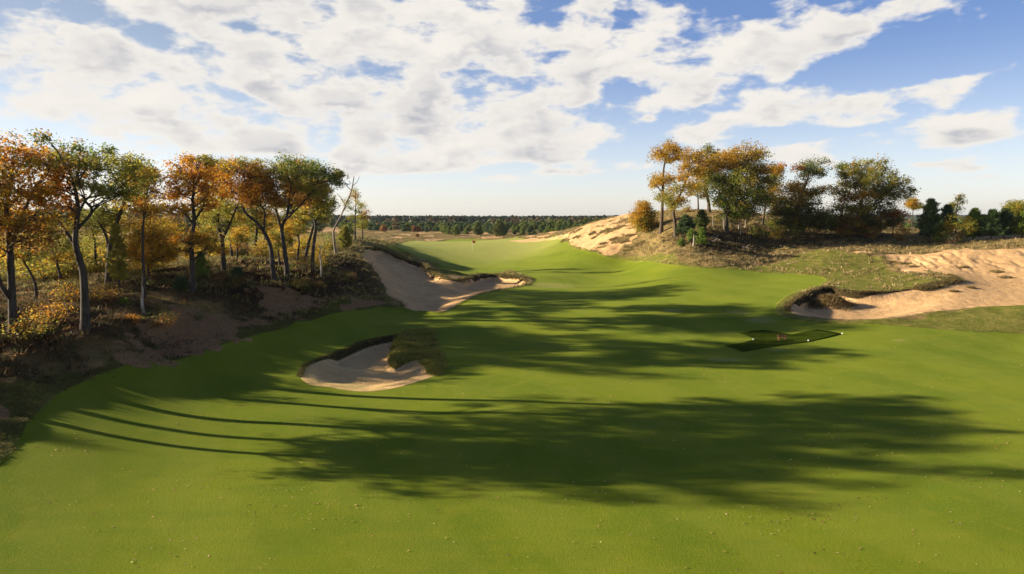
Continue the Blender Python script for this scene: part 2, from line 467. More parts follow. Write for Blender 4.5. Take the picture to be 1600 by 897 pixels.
class NT:
    def __init__(s, nt): s.t = nt
    def n(s, typ, **k):
        nd = s.t.nodes.new(typ)
        for a, v in k.items(): setattr(nd, a, v)
        return nd
    def put(s, sock, v):
        if hasattr(v, 'is_output'): s.t.links.new(v, sock)
        else: sock.default_value = v
    def m(s, op, a, b=0.0, c=None, clamp=False):
        nd = s.n('ShaderNodeMath', operation=op, use_clamp=clamp)
        s.put(nd.inputs[0], a); s.put(nd.inputs[1], b)
        if c is not None: s.put(nd.inputs[2], c)
        return nd.outputs[0]
    def attr(s, name):
        return s.n('ShaderNodeAttribute', attribute_name=name).outputs['Fac']
    def acol(s, name):
        return s.n('ShaderNodeAttribute', attribute_name=name).outputs['Color']
    def noise(s, vec, scale, detail=4, rough=.55, col=False, dist=0.0):
        nd = s.n('ShaderNodeTexNoise'); nd.inputs['Scale'].default_value = scale
        nd.inputs['Detail'].default_value = detail; nd.inputs['Roughness'].default_value = rough; nd.inputs['Distortion'].default_value = dist
        s.t.links.new(vec, nd.inputs['Vector'])
        return nd.outputs['Color' if col else 'Fac']
    def ss(s, x, a, b):
        nd = s.n('ShaderNodeMapRange', interpolation_type='SMOOTHSTEP')
        s.put(nd.inputs['Value'], x); nd.inputs['From Min'].default_value = a; nd.inputs['From Max'].default_value = b
        return nd.outputs[0]
    def mix(s, f, a, b):
        nd = s.n('ShaderNodeMix', data_type='RGBA')
        s.put(nd.inputs[0], f); s.put(nd.inputs[6], (*a, 1) if isinstance(a, tuple) else a); s.put(nd.inputs[7], (*b, 1) if isinstance(b, tuple) else b)
        return nd.outputs[2]
    def scale(s, vec, xyz):
        nd = s.n('ShaderNodeVectorMath', operation='MULTIPLY'); s.put(nd.inputs[0], vec); nd.inputs[1].default_value = xyz
        return nd.outputs[0]


def ground_material():
    m, nt = mat_new('turf_sand_heath'); q = NT(nt)
    pos = q.n('ShaderNodeNewGeometry').outputs['Position']
    flat = q.scale(pos, (1, 1, 0.3))
    n1 = q.noise(flat, 0.12, 3); n2 = q.noise(flat, 0.9, 4); n3 = q.noise(flat, 7.0, 4, .65); n4 = q.noise(flat, 32.0, 2, .6)
    streak = q.noise(q.scale(pos, (0.35, 1.6, 1)), 0.8, 3)
    # mown fairway
    fw = q.mix(q.ss(n1, .35, .65), (.114, .164, .005), (.164, .202, .008))
    fw = q.mix(q.m('MULTIPLY', q.ss(n2, .45, .75), .6), fw, (.205, .212, .014))
    fw = q.mix(q.m('MULTIPLY', q.ss(q.noise(q.scale(pos, (.5, 1.0, .3)), .33, 4, .6), .5, .7), .5), fw, (.092, .140, .005))
    fw = q.mix(q.m('MULTIPLY', q.ss(n3, .45, .75), .6), fw, (.20, .205, .02))
    fw = q.mix(q.m('MULTIPLY', q.ss(n4, .46, .72), .62), fw, (.055, .085, .005))
    fw = q.mix(q.m('MULTIPLY', q.ss(streak, .5, .75), .35), fw, (.085, .150, .010))
    sp = q.n('ShaderNodeSeparateXYZ'); nt.links.new(pos, sp.inputs[0])
    band = q.m('SINE', q.m('ADD', q.m('ADD', q.m('MULTIPLY', sp.outputs[0], .95), q.m('MULTIPLY', sp.outputs[1], .55)), q.m('MULTIPLY', n1, 9.0)))
    fw = q.mix(q.m('MULTIPLY', q.ss(band, -.3, .3), .16), fw, (.235, .250, .03))
    spots = q.noise(flat, 2.3, 2, .5)
    fw = q.mix(q.m('MULTIPLY', q.m('MULTIPLY', q.ss(spots, .68, .76), q.ss(n3, .45, .6)), .55), fw, (.30, .23, .07))
    fw = q.mix(q.m('MULTIPLY', q.attr('putt'), .65), fw, (.40, .37, .12))
    fw = q.mix(q.m('MULTIPLY', q.ss(q.m('ADD', q.m('MULTIPLY', q.attr('worn'), .5), q.m('MULTIPLY', q.noise(q.scale(pos, (1, 2, .3)), 2.0, 4, .7), .9)), .66, .90), .6), fw, (.30, .26, .09))
    # rough grass
    rg = q.mix(q.ss(n2, .35, .7), (.150, .165, .025), (.30, .25, .065))
    rg = q.mix(q.m('MULTIPLY', q.ss(n3, .4, .7), .5), rg, (.105, .130, .020))
    rg = q.mix(q.m('MULTIPLY', q.ss(n4, .5, .75), .5), rg, (.06, .07, .015))
    rg = q.mix(q.m('MULTIPLY', q.attr('brown'), .7), rg, q.mix(n3, (.050, .050, .012), (.11, .085, .022)))
    # heath floor: dry grass, moss, litter
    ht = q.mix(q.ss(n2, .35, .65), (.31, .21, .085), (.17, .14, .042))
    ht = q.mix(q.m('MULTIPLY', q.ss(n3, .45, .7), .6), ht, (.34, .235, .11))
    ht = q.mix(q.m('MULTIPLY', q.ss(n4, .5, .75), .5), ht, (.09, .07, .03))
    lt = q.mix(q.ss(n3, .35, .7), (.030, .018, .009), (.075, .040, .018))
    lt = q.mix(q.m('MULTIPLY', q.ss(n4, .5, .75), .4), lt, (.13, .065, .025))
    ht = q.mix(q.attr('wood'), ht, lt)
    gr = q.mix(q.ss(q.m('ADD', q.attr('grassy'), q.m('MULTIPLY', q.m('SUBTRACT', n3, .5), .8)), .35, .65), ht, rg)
    edge = q.m('ADD', q.attr('fair'), q.m('MULTIPLY', q.m('SUBTRACT', n3, .5), .25))
    veg = q.mix(q.ss(edge, -.06, .06), gr, fw)
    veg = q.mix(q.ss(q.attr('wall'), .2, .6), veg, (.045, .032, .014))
    # sand
    sa = q.mix(q.ss(n2, .3, .7), (.68, .435, .210), (.58, .355, .160))
    sa = q.mix(q.m('MULTIPLY', q.ss(n3, .5, .75), .35), sa, (.42, .255, .115))
    tr = q.noise(q.scale(pos, (1.2, 3.2, 1)), 1.1, 5, .6)
    sa = q.mix(q.m('MULTIPLY', q.ss(tr, .60, .70), .35), sa, (.36, .22, .12))
    rk = q.noise(q.scale(pos, (2.2, 5.5, 1)), 1.6, 5, .7)
    sa = q.mix(q.m('MULTIPLY', q.ss(rk, .52, .66), .4), sa, (.38, .225, .10))
    ls = q.noise(flat, .35, 4, .6, dist=.8)
    sa = q.mix(q.m('MULTIPLY', q.ss(ls, .52, .62), .35), sa, (.44, .27, .125))
    crumbs = q.noise(flat, 5.5, 2, .5)
    sa = q.mix(q.m('MULTIPLY', q.ss(crumbs, .67, .72), .8), sa, (.10, .07, .035))
    sd = q.m('ADD', q.attr('sand'), q.m('ADD', q.m('MULTIPLY', q.m('SUBTRACT', n3, .5), .18), q.m('MULTIPLY', q.m('SUBTRACT', n2, .5), .12)))
    sf = q.ss(sd, -.05, .05)
    sa = q.mix(q.m('MULTIPLY', q.attr('brown'), .85), sa, q.mix(q.ss(n3, .4, .65), (.22, .120, .056), (.09, .050, .026)))  # bank sand: litter brown, darkened further so the colour carries the bank's shade
    col = q.mix(sf, veg, sa)
    b = q.n('ShaderNodeBsdfPrincipled')
    q.put(b.inputs['Base Color'], col)
    b.inputs['Roughness'].default_value = .95
    b.inputs['Specular IOR Level'].default_value = .04
    q.put(b.inputs['Sheen Weight'], q.m('MULTIPLY', q.ss(q.attr('fair'), -.06, .06), .09)); b.inputs['Sheen Roughness'].default_value = .45; b.inputs['Sheen Tint'].default_value = (.7, .85, .2, 1)
    fine = q.m('ADD', q.m('MULTIPLY', n4, .040), q.m('MULTIPLY', n3, .030))
    rough_h = q.m('ADD', q.m('MULTIPLY', n3, .22), q.m('MULTIPLY', n4, .05))
    sandh = q.m('ADD', q.m('MULTIPLY', n2, .20), q.m('MULTIPLY', q.noise(q.scale(pos, (1, 2.2, 1)), 4.0, 4), .08))
    isf = q.ss(q.attr('fair'), -.06, .06)
    h = q.m('ADD', q.m('MULTIPLY', fine, isf), q.m('MULTIPLY', rough_h, q.m('SUBTRACT', 1.0, isf)))
    h = q.m('ADD', q.m('MULTIPLY', h, q.m('SUBTRACT', 1.0, sf)), q.m('MULTIPLY', sandh, sf))
    bp = q.n('ShaderNodeBump'); bp.inputs['Strength'].default_value = .8; bp.inputs['Distance'].default_value = 1.0
    q.put(bp.inputs['Height'], h); nt.links.new(bp.outputs[0], b.inputs['Normal'])
    o = q.n('ShaderNodeOutputMaterial'); nt.links.new(b.outputs[0], o.inputs[0])
    return m


def leaf_material(name, trans=.45, rough=.55):
    m, nt = mat_new(name); q = NT(nt)
    c = q.acol('tint')
    d = q.n('ShaderNodeBsdfPrincipled'); q.put(d.inputs['Base Color'], c)
    d.inputs['Roughness'].default_value = rough; d.inputs['Specular IOR Level'].default_value = .3
    t = q.n('ShaderNodeBsdfTranslucent')
    g = q.n('ShaderNodeGamma'); nt.links.new(c, g.inputs[0]); g.inputs[1].default_value = .85
    nt.links.new(g.outputs[0], t.inputs[0])
    mx = q.n('ShaderNodeMixShader'); mx.inputs[0].default_value = trans
    nt.links.new(d.outputs[0], mx.inputs[1]); nt.links.new(t.outputs[0], mx.inputs[2])
    o = q.n('ShaderNodeOutputMaterial'); nt.links.new(mx.outputs[0], o.inputs[0])
    return m


def simple_material(name, c1, c2, scale=3.0, stretch=(1, 1, 1), rough=.85, bump=.02, spec=.2):
    m, nt = mat_new(name); q = NT(nt)
    pos = q.scale(q.n('ShaderNodeNewGeometry').outputs['Position'], stretch)
    f = q.noise(pos, scale, 5, .65)
    b = q.n('ShaderNodeBsdfPrincipled'); q.put(b.inputs['Base Color'], q.mix(q.ss(f, .35, .65), c1, c2))
    b.inputs['Roughness'].default_value = rough; b.inputs['Specular IOR Level'].default_value = spec
    bp = q.n('ShaderNodeBump'); bp.inputs['Strength'].default_value = .7; bp.inputs['Distance'].default_value = bump
    q.put(bp.inputs['Height'], f); nt.links.new(bp.outputs[0], b.inputs['Normal'])
    o = q.n('ShaderNodeOutputMaterial'); nt.links.new(b.outputs[0], o.inputs[0])
    return m


M_ground = ground_material()
M_leaf = leaf_material('oak_leaf', .56)
M_needle = leaf_material('pine_needle', .22, .6)
M_blade = leaf_material('grass_blade', .35, .6)
M_bark = simple_material('oak_bark', (.034, .027, .021), (.075, .060, .048), 6, (1, 1, .25), bump=.04)
M_bark_r = simple_material('scaly_brown_bark', (.055, .038, .026), (.12, .085, .06), 6, (1, 1, .25), bump=.04)
M_pale = simple_material('weathered_wood', (.30, .26, .20), (.50, .45, .37), 5, (1, 1, .2), bump=.02)
M_dead = simple_material('dead_grey_wood', (.16, .12, .09), (.32, .26, .21), 6, (1, 1, .25), bump=.02)
M_sheet = simple_material('dark_green_net', (.030, .046, .004), (.046, .066, .007), 2.0, rough=1, bump=.01, spec=0)
M_plank = simple_material('stained_plank', (.20, .085, .045), (.28, .13, .07), 4, (.4, 3, 3), rough=.7, bump=.005)
M_white = simple_material('white_paint', (.75, .75, .72), (.82, .82, .80), 6, rough=.5, bump=.001)
M_flag = simple_material('orange_cloth', (.65, .10, .03), (.75, .14, .04), 6, rough=.7, bump=.002)

PAL = {'orange': (.56, .225, .015), 'rust': (.38, .155, .018), 'yellow': (.52, .32, .025), 'olive': (.27, .245, .030),
       'green': (.135, .175, .025), 'dark': (.095, .120, .020), 'lime': (.30, .29, .035), 'gold': (.46, .265, .020),
       'pine': (.045, .080, .020), 'pinel': (.15, .22, .025), 'grey': (.22, .20, .15), 'brown': (.22, .115, .025),
       'bright': (.15, .25, .02), 'sage': (.18, .21, .07)}


# ------------------------------------------------------------------ the ground, cut into its regions
idx = np.arange(NR * NC).reshape(NR, NC)
quads = np.stack([idx[:-1, :-1], idx[:-1, 1:], idx[1:, 1:], idx[1:, :-1]], -1).reshape(-1, 4)
P3 = np.stack([XX, YY, Z], -1)
dU = np.gradient(P3, axis=1); dV = np.gradient(P3, axis=0)
NRM = np.cross(dU, dV); NRM /= np.linalg.norm(NRM, axis=-1)[..., None]
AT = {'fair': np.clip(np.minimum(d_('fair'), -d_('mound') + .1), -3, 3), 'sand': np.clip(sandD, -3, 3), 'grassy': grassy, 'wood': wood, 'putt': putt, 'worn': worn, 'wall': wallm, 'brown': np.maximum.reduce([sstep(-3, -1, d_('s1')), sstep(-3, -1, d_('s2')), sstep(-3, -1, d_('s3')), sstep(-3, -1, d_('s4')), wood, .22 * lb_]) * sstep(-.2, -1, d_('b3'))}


def cell(A): return ((A[:-1, :-1] + A[1:, 1:] + A[:-1, 1:] + A[1:, :-1]) / 4).ravel()


sc, fc = cell(sandD), cell(d_('fair'))
rid = np.zeros(len(quads), int)
rid[fc > 0] = 1
for k, nm in ((2, 'b1'), (3, 'b2'), (4, 'b3'), (5, 'hill')):
    rid[(sc > 0) & (cell(d_(nm)) > -0.5)] = k
NAMES = [('ground', 'dry heath, rough grass and leaf litter around the fairway', 'ground'),
         ('fairway', 'smooth mown green fairway crossed by long tree shadows', 'fairway'),
         ('sand_bunker', 'small sand bunker in the middle of the fairway with grassy mound inside', 'bunker'),
         ('sand_bunker', 'wide sand bunker on the right running up into the open dune face', 'bunker'),
         ('sand_bunker', 'sand waste below the green beside the wooded bank', 'bunker'),
         ('dune', 'bare pale sand slope rising behind the fairway to the oak topped hill', 'dune')]
Vall, Nall = P3.reshape(-1, 3), NRM.reshape(-1, 3)
for k, (nm, lb, ct) in enumerate(NAMES):
    f = quads[rid == k]
    u, inv = np.unique(f, return_inverse=True)
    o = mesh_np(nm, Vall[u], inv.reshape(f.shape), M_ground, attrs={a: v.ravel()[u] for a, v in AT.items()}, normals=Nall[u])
    tag(o, lb, ct, kind='structure')


# ------------------------------------------------------------------ foliage builders
def leaf_quads(C, size, cols, flat=0.6, aspect=.62):
    """C (n,3) centres -> folded leaf quads facing every way"""
    n_ = len(C)
    nrm = rng.normal(size=(n_, 3)); nrm[:, 2] = np.abs(nrm[:, 2]) + flat
    nrm /= np.linalg.norm(nrm, axis=1)[:, None]
    t = np.cross(nrm, rng.normal(size=(n_, 3))); t /= np.linalg.norm(t, axis=1)[:, None] + 1e-9
    b = np.cross(nrm, t)
    L = size * rng.uniform(.6, 1.25, (n_, 1)); Wd = L * aspect
    V = np.stack([C - t * L * .5, C + b * Wd * .5 + nrm * L * .08, C + t * L * .5, C - b * Wd * .5 + nrm * L * .08], 1)
    F = np.arange(n_ * 4).reshape(-1, 4)
    return V.reshape(-1, 3), F, np.repeat(cols, 4, 0)


def tint(base, n_, var=.22, hue=.06):
    b = np.array(PAL[base] if isinstance(base, str) else base)
    k = np.exp(rng.normal(0, var, (n_, 1)))
    h = 1 + rng.normal(0, hue, (n_, 3))
    return np.clip(b * k * h, .004, .8)


def bez(a, c, b, n_=6):
    t = np.linspace(0, 1, n_)[:, None]
    return (1 - t) ** 2 * a + 2 * t * (1 - t) * c + t ** 2 * b


def oak(name, label, base, trunk, puffs, group=None, r0=None, d=None, leaf=.20, dens=1.0, mat=M_bark, cat='tree', depthk=1.65, limbs=(), zc=None, hang=0):
    """base/trunk/puffs in photo pixels at the tree's own distance; each puff (px, py, r, tint)"""
    if d is None:
        g = hit(base[0], base[1], ZF); d = g[1]
    s, _ = ray(*base)
    bx, by = s * d, d
    bz = float(Hs(bx, by))
    mpp = d / FPX
    root = empty(name, (bx, by, bz))
    tag(root, label, cat, group)
    path = [np.array([bx, by, bz - .3])]
    for (px, py) in trunk:
        p = PW(px, py, d); p[1] += rng.normal(0, .12)
        path.append(p)
    path = np.array(path)
    path = spline(path, closed=False, sub=4)
    H = path[-1][2] - bz
    allp = np.array([PW(a, b, d) for a, b, *_ in puffs])
    top = max(allp[:, 2].max(), path[:, 2].max()) - bz
    r0 = r0 or .020 * top + .03
    tt = np.linspace(0, 1, len(path))
    wood_ = MB(); lv = MB()
    rad = r0 * (1 - .62 * tt) * (1 + .5 * np.exp(-tt * 14))
    wood_.tube(path, rad, 8)
    nodes = [(path, rad)]
    for lb in limbs:                       # limbs drawn in the photograph
        lp = np.array([PW(a, b, d) for a, b in lb]); lp[1:, 1] += rng.normal(0, .35, len(lp) - 1)
        i0 = np.argmin(((path - lp[0]) ** 2).sum(1)); lp[0] = path[i0]
        lp = spline(lp, closed=False, sub=4)
        lr = np.linspace(rad[i0] * .72, rad[i0] * .28, len(lp))
        wood_.tube(lp, lr, 7); nodes.append((lp, lr))
    allN = np.concatenate([p for p, _ in nodes]); allR = np.concatenate([r for _, r in nodes])
    half = max(1.0, (allp[:, 0].max() - allp[:, 0].min()) / 2)
    cx = allp[:, 0].mean()
    for (px, py, r, tn) in puffs:
        c0 = PW(px, py, d)
        rm = max(r * mpp * 1.15, .35)
        e = abs(c0[0] - cx) / (half + rm)
        spread = depthk * (half + rm) * math.sqrt(max(.1, 1 - e * e)) * .62
        reps = (3 if spread > rm * 2.0 else 2) if spread > rm * .9 and not hang else 1
        for k in range(reps):
            off = [-1, 1, .1][k] * rng.uniform(.25, 1) * spread if reps > 1 else rng.uniform(-.4, .4) * rm
            c = c0 + np.array([rng.normal(0, .15) * rm, off, rng.normal(0, .15) * rm])
            # limb
            dist = np.linalg.norm(allN - c, axis=1)
            pen = dist + np.where(allN[:, 2] > c[2] - .3 * dist, 2.5, 0) + np.where(allN[:, 2] < bz + .22 * top, 3.0, 0)
            i0 = int(pen.argmin()); a = allN[i0]
            mid = (a + c) / 2 + np.array([rng.normal(0, .1), rng.normal(0, .1), .10]) * dist[i0]
            lp = bez(a, mid, c, 7)
            lp[1:-1] += rng.normal(0, .03 * dist[i0], (5, 3))
            lr = np.linspace(min(allR[i0] * .6, .035 + .022 * dist[i0]), .02, 7)
            wood_.tube(lp, lr, 5)
            nc = int(max(5, 9 * dens * (rm / .9) ** 1.6))
            u = rng.normal(size=(nc, 3)); u /= np.linalg.norm(u, axis=1)[:, None]
            cc = c + u * rm * rng.uniform(.25, 1.05, (nc, 1)) ** .6 * np.array([1.05, 1.05, .8])
            for q in cc:
                st = lp[rng.integers(3, 7)]
                tw = bez(st, (st + q) / 2 + rng.normal(0, .12, 3), q, 4)
                wood_.tube(tw, np.linspace(.022, .008, 4) * max(1, d / 60), 3)
            nl = int(rng.integers(38, 52) * (0.2 / leaf) ** 1.2)
            cs = np.repeat(cc, nl, 0)
            sg = np.repeat(rng.uniform(.16, .42, nc) * (1 + .35 * (rm > .9)) * (1 + .4 * (d > 90)), nl)[:, None]
            dr_ = rng.normal(size=cs.shape); dr_ /= np.linalg.norm(dr_, axis=1)[:, None]
            pos_ = cs + dr_ * (rng.random((len(cs), 1)) ** .55) * sg * 2.0 * np.array([1, 1, .75])
            tc_ = [tn if rng.random() > .22 else ([GD, OL, LM] if tn in (GN, OL, DK, LM, 'sage') else [GD, YL, OL])[rng.integers(3)] for _ in range(nc)]
            base_t = np.concatenate([tint(t_, 1, .18, .05) for t_ in tc_]).repeat(nl, 0) * np.exp(rng.normal(0, .16, (nc * nl, 1)))
            # a few leaves of the neighbouring shade
            V, F, Cc = leaf_quads(pos_, leaf, np.clip(base_t, .004, .7))
            lv.add(V, F, Cc)
    t = wood_.build('trunk', mat); keep(t, root)
    if lv.n:
        c = lv.build('crown', M_leaf, smooth=False, color=True); keep(c, root)
    return root


def dead_trunk(name, label, base, tops, r=.10, mat=M_pale, branches=(), group=None, d=None, cat='dead tree'):
    if d is None: d = hit(base[0], base[1], ZF)[1]
    s, _ = ray(*base)
    bx, by = s * d, d; bz = float(Hs(bx, by))
    root = empty(name, (bx, by, bz)); tag(root, label, cat, group)
    P = [np.array([bx, by, bz - .2])] + [PW(a, b, d) + np.array([0, rng.normal(0, .06), 0]) for a, b in tops]
    P = spline(P, closed=False, sub=4)
    w = MB(); R = r * (1 - .55 * np.linspace(0, 1, len(P))) * (1 + rng.normal(0, .05, len(P)))
    w.tube(P, R, 7)
    t = w.build('trunk', mat); keep(t, root)
    for br in branches:
        b = MB(); Q = np.array([PW(a, c, d) for a, c in br]); Q[1:, 1] += rng.normal(0, .3, len(Q) - 1)
        Q[0] = P[np.argmin(((P - Q[0]) ** 2).sum(1))]
        Q = spline(Q, closed=False, sub=3); b.tube(Q, np.linspace(r * .4, .012, len(Q)), 5)
        for k in range(5):
            i = rng.integers(len(Q) // 3, len(Q)); e = Q[i] + rng.normal(0, .35, 3) + np.array([0, 0, .25])
            b.tube(bez(Q[i], (Q[i] + e) / 2 + rng.normal(0, .06, 3), e, 4), np.linspace(.016, .007, 4), 3)
        o = b.build('branch', mat); keep(o, root)
    return root


def pine_mesh(h, r, tn, n_whorl=11, per=9, tuft=26, sparse=1.0, top=.0, nl=.22, bare=.08, mat_t=M_bark_r):
    """returns (trunk mesh, crown mesh) of a pine standing at the origin"""
    w = MB(); nd = MB()
    lean = rng.normal(0, .02, 2)
    P = np.array([[lean[0] * z, lean[1] * z, z - .15] for z in np.linspace(0, h, 8)])
    w.tube(P, np.linspace(.018 * h + .03, .012, 8), 6)
    cols = []
    for i in range(n_whorl):
        f = bare + (1 - bare) * (i + .5) / n_whorl
        z = f * h
        L = 1.15 * r * (1 - f) ** .8 * (.85 if i else .7) + .12
        for k in range(per):
            if rng.random() > sparse: continue
            a = 2 * PI * (k + rng.uniform(-.3, .3)) / per + i * 1.1
            Lk = L * rng.uniform(.5, 1.3)
            e = np.array([math.cos(a) * Lk, math.sin(a) * Lk, z + Lk * rng.uniform(.15, .8)])
            s0 = np.array([lean[0] * z, lean[1] * z, z])
            B = bez(s0, (s0 + e) / 2 + np.array([0, 0, -.05 * Lk]), e, 4)
            w.tube(B, np.linspace(.022, .008, 4), 3)
            nt_ = max(2, int(3 + 4 * Lk / max(r, .3)))
            tp = np.linspace(.45, 1.05, nt_)[:, None] * (e - s0) + s0 + rng.normal(0, .07 * Lk + .02, (nt_, 3))
            C = np.repeat(tp, tuft, 0) + rng.normal(0, nl * .35, (nt_ * tuft, 3))
            dr = rng.normal(size=C.shape); dr[:, 2] = np.abs(dr[:, 2]) * .8 + .3
            dr += (e - s0) / (np.linalg.norm(e - s0) + 1e-6) * .6
            dr /= np.linalg.norm(dr, axis=1)[:, None]
            sd = np.cross(dr, rng.normal(size=C.shape)); sd /= np.linalg.norm(sd, axis=1)[:, None] + 1e-9
            V = np.stack([C - sd * nl * .14, C + sd * nl * .14, C + dr * nl], 1).reshape(-1, 3)
            F = np.arange(len(V)).reshape(-1, 3)
            cc = np.repeat(tint(tn, nt_, .2, .05), tuft * 3, 0) * np.exp(rng.normal(0, .15, (len(V), 1)))
            nd.add(V, F, cc)
    return w, nd


def pine(name, label, base, top_py, r_px, tn, d=None, group=None, cat='tree', **kw):
    if d is None: d = hit(base[0], base[1], ZF)[1]
    s, _ = ray(*base)
    bx, by = s * d, d; bz = float(Hs(bx, by))
    h = max(.4, PW(base[0], top_py, d)[2] - bz)
    w, nd = pine_mesh(h, r_px * d / FPX, tn, **kw)
    root = empty(name, (bx, by, bz)); tag(root, label, cat, group)
    w.build('trunk', M_bark_r, parent=root)
    nd.build('crown', M_needle, parent=root, smooth=False, color=True)
    return root


def bush(name, label, base, r_px, h_px, tns, d=None, leaf=.16, n_c=26, nl=26, group=None, cat='bush', stems=6, mat=M_leaf):
    if d is None: d = hit(base[0], base[1], ZF)[1]
    s, _ = ray(*base)
    bx, by = s * d, d; bz = float(Hs(bx, by)); k = d / FPX
    root = empty(name, (bx, by, bz)); tag(root, label, cat, group)
    rm, hm = r_px * k, h_px * k
    w, lv = MB(), MB()
    u = rng.normal(size=(n_c, 3)); u /= np.linalg.norm(u, axis=1)[:, None]
    cc = np.array([0, 0, hm * .5]) + u * rng.uniform(.2, 1, (n_c, 1)) ** .5 * np.array([rm, rm, hm * .5])
    for q in cc[:max(stems, n_c // 2)]:
        w.tube(bez(np.array([rng.normal(0, .06), rng.normal(0, .06), -.1]), np.array([q[0] * .3, q[1] * .3, q[2] * .6]), q, 4), np.linspace(.03, .008, 4), 4)
    cs = np.repeat(cc, nl, 0); sg = max(.10, min(.30, rm * .28))
    pos_ = cs + rng.normal(size=cs.shape) * sg * np.array([1, 1, .7]); pos_[:, 2] = np.maximum(pos_[:, 2], .03)
    tb = np.concatenate([tint(tns[i % len(tns)], 1, .18, .05) for i in range(n_c)]).repeat(nl, 0) * np.exp(rng.normal(0, .18, (n_c * nl, 1)))
    V, F, Cc = leaf_quads(pos_, leaf, np.clip(tb, .004, .7))
    lv.add(V, F, Cc)
    w.build('stems', M_bark_r, parent=root)
    lv.build('foliage', mat, parent=root, smooth=False, color=True)
    return root


OG, GN, YL, RU, OL, LM, DK, GD, BR = 'orange', 'green', 'yellow', 'rust', 'olive', 'lime', 'dark', 'gold', 'brown'

# ------------------------------------------------------------------ the oaks on the left bank
oak('oak_tree', 'tall orange oak at the left edge of the photo with a second stem leaning left', (21, 523), [(19, 470), (16, 410), (14, 360), (12, 320), (20, 280)],
    [(8, 240, 26, OG), (48, 246, 26, OG), (30, 285, 28, GD), (2, 300, 28, RU), (60, 300, 24, OG), (20, 345, 28, RU), (85, 262, 18, OG), (48, 372, 22, BR),
     (-25, 320, 30, GD), (-30, 262, 30, OG), (0, 375, 24, RU), (70, 335, 18, GD), (-10, 400, 16, GD)],
    limbs=[[(19, 470), (6, 440), (-6, 405), (-16, 360)], [(15, 385), (34, 350), (46, 320), (52, 290)]], dens=.72)
oak('oak_tree', 'dark forked oak with thin green crown, second tall tree from the left', (133, 515), [(132, 470), (129, 425), (119, 385), (118, 360), (121, 325), (116, 290)],
    [(112, 240, 16, GN), (128, 258, 18, OL), (96, 252, 14, OG), (150, 256, 16, OL), (186, 270, 20, OL), (205, 262, 13, OL), (172, 292, 18, GN), (108, 282, 16, OG),
     (86, 290, 15, OG), (140, 285, 13, OL), (104, 318, 14, RU), (195, 300, 14, OL), (120, 228, 10, GN), (78, 315, 13, RU)],
    limbs=[[(118, 385), (100, 362), (84, 345), (74, 330)], [(124, 358), (139, 330), (144, 312), (160, 303), (180, 290)], [(128, 335), (136, 315), (150, 300)]], dens=.72)
oak('oak_tree', 'slender leaning oak with green crown between forked oak and yellow maple', (168, 446), [(171, 410), (173, 375), (183, 345), (194, 315), (196, 290)],
    [(192, 250, 13, OL), (205, 275, 14, GN), (180, 300, 13, GN), (200, 310, 12, OL), (170, 330, 12, LM), (210, 255, 9, LM), (160, 350, 11, OL)], dens=1.1, limbs=[[(171, 400), (160, 370), (152, 345)]])
oak('maple_tree', 'low bright yellow maple in front of the plateau with dark short trunk', (233, 432), [(232, 415), (233, 398), (234, 380)],
    [(235, 362, 18, YL), (215, 385, 17, YL), (254, 385, 18, GD), (232, 392, 16, OG), (222, 368, 14, YL), (250, 368, 13, YL), (240, 405, 12, GD), (208, 400, 10, YL), (262, 398, 10, GD)], dens=1.15)
oak('oak_tree', 'thin oak with sparse yellow top behind the yellow maple', (226, 462), [(226, 380), (224, 340), (228, 310), (232, 285)],
    [(224, 282, 12, GD), (238, 278, 9, YL), (215, 300, 12, RU), (238, 305, 12, GD), (228, 325, 13, OG), (210, 318, 10, GD), (245, 325, 9, YL), (232, 270, 9, GD), (220, 292, 10, GD)], d=58, dens=.7, r0=.12)
oak('oak_tree', 'crooked low oak leaning left behind the leftmost oak', (55, 467), [(53, 448), (45, 425), (35, 405), (25, 392)],
    [(30, 380, 18, OL), (55, 385, 16, LM), (10, 392, 16, GD), (75, 372, 14, OL), (40, 400, 12, LM)], dens=.6)
oak('oak_tree', 'low yellow green oak with curved trunk on the sunlit plateau', (97, 440), [(94, 425), (88, 405), (80, 390), (76, 370)],
    [(75, 360, 16, LM), (95, 365, 15, OL), (110, 385, 13, LM), (62, 385, 14, OL), (85, 345, 12, LM), (100, 400, 10, GD)], dens=.6)
oak('oak_tree', 'small green oak with straight trunk right of the forked oak', (150, 425), [(149, 400), (146, 375), (141, 355), (138, 340)],
    [(140, 345, 14, OL), (155, 355, 13, LM), (130, 365, 12, OL), (150, 380, 12, LM), (160, 335, 10, GN)], dens=.6)
oak('oak_tree', 'narrow bright orange oak with straight dark trunk, left of the leaf gap', (300, 455), [(300, 420), (300, 375), (303, 345), (300, 315), (304, 290)],
    [(300, 262, 17, OG), (283, 276, 15, OG), (316, 272, 14, OG), (292, 295, 16, OG), (272, 300, 12, OG), (312, 298, 15, RU), (280, 322, 13, OG), (300, 325, 12, GD),
     (320, 318, 10, OG), (318, 380, 14, GD), (298, 372, 12, OG), (285, 388, 10, YL), (332, 385, 10, GD), (325, 252, 7, OL), (298, 252, 8, OG)],
    limbs=[[(302, 350), (290, 335), (276, 322)], [(301, 345), (312, 325), (322, 305)]], dens=.95)
oak('oak_tree', 'broad oak with orange crown and yellow green top, second of the middle clump', (350, 424), [(349, 400), (347, 375), (341, 350), (343, 325), (350, 300)],
    [(340, 258, 12, LM), (368, 256, 13, OL), (345, 272, 17, OG), (363, 288, 17, OG), (384, 268, 16, OG), (399, 286, 16, RU), (392, 258, 10, OL), (340, 300, 14, GD),
     (375, 305, 13, OG), (345, 322, 13, OL), (330, 335, 12, OL), (365, 325, 11, LM), (352, 345, 10, OL)],
    limbs=[[(347, 375), (360, 350), (372, 325), (384, 300)], [(345, 360), (333, 340), (328, 320)]], dens=.95)
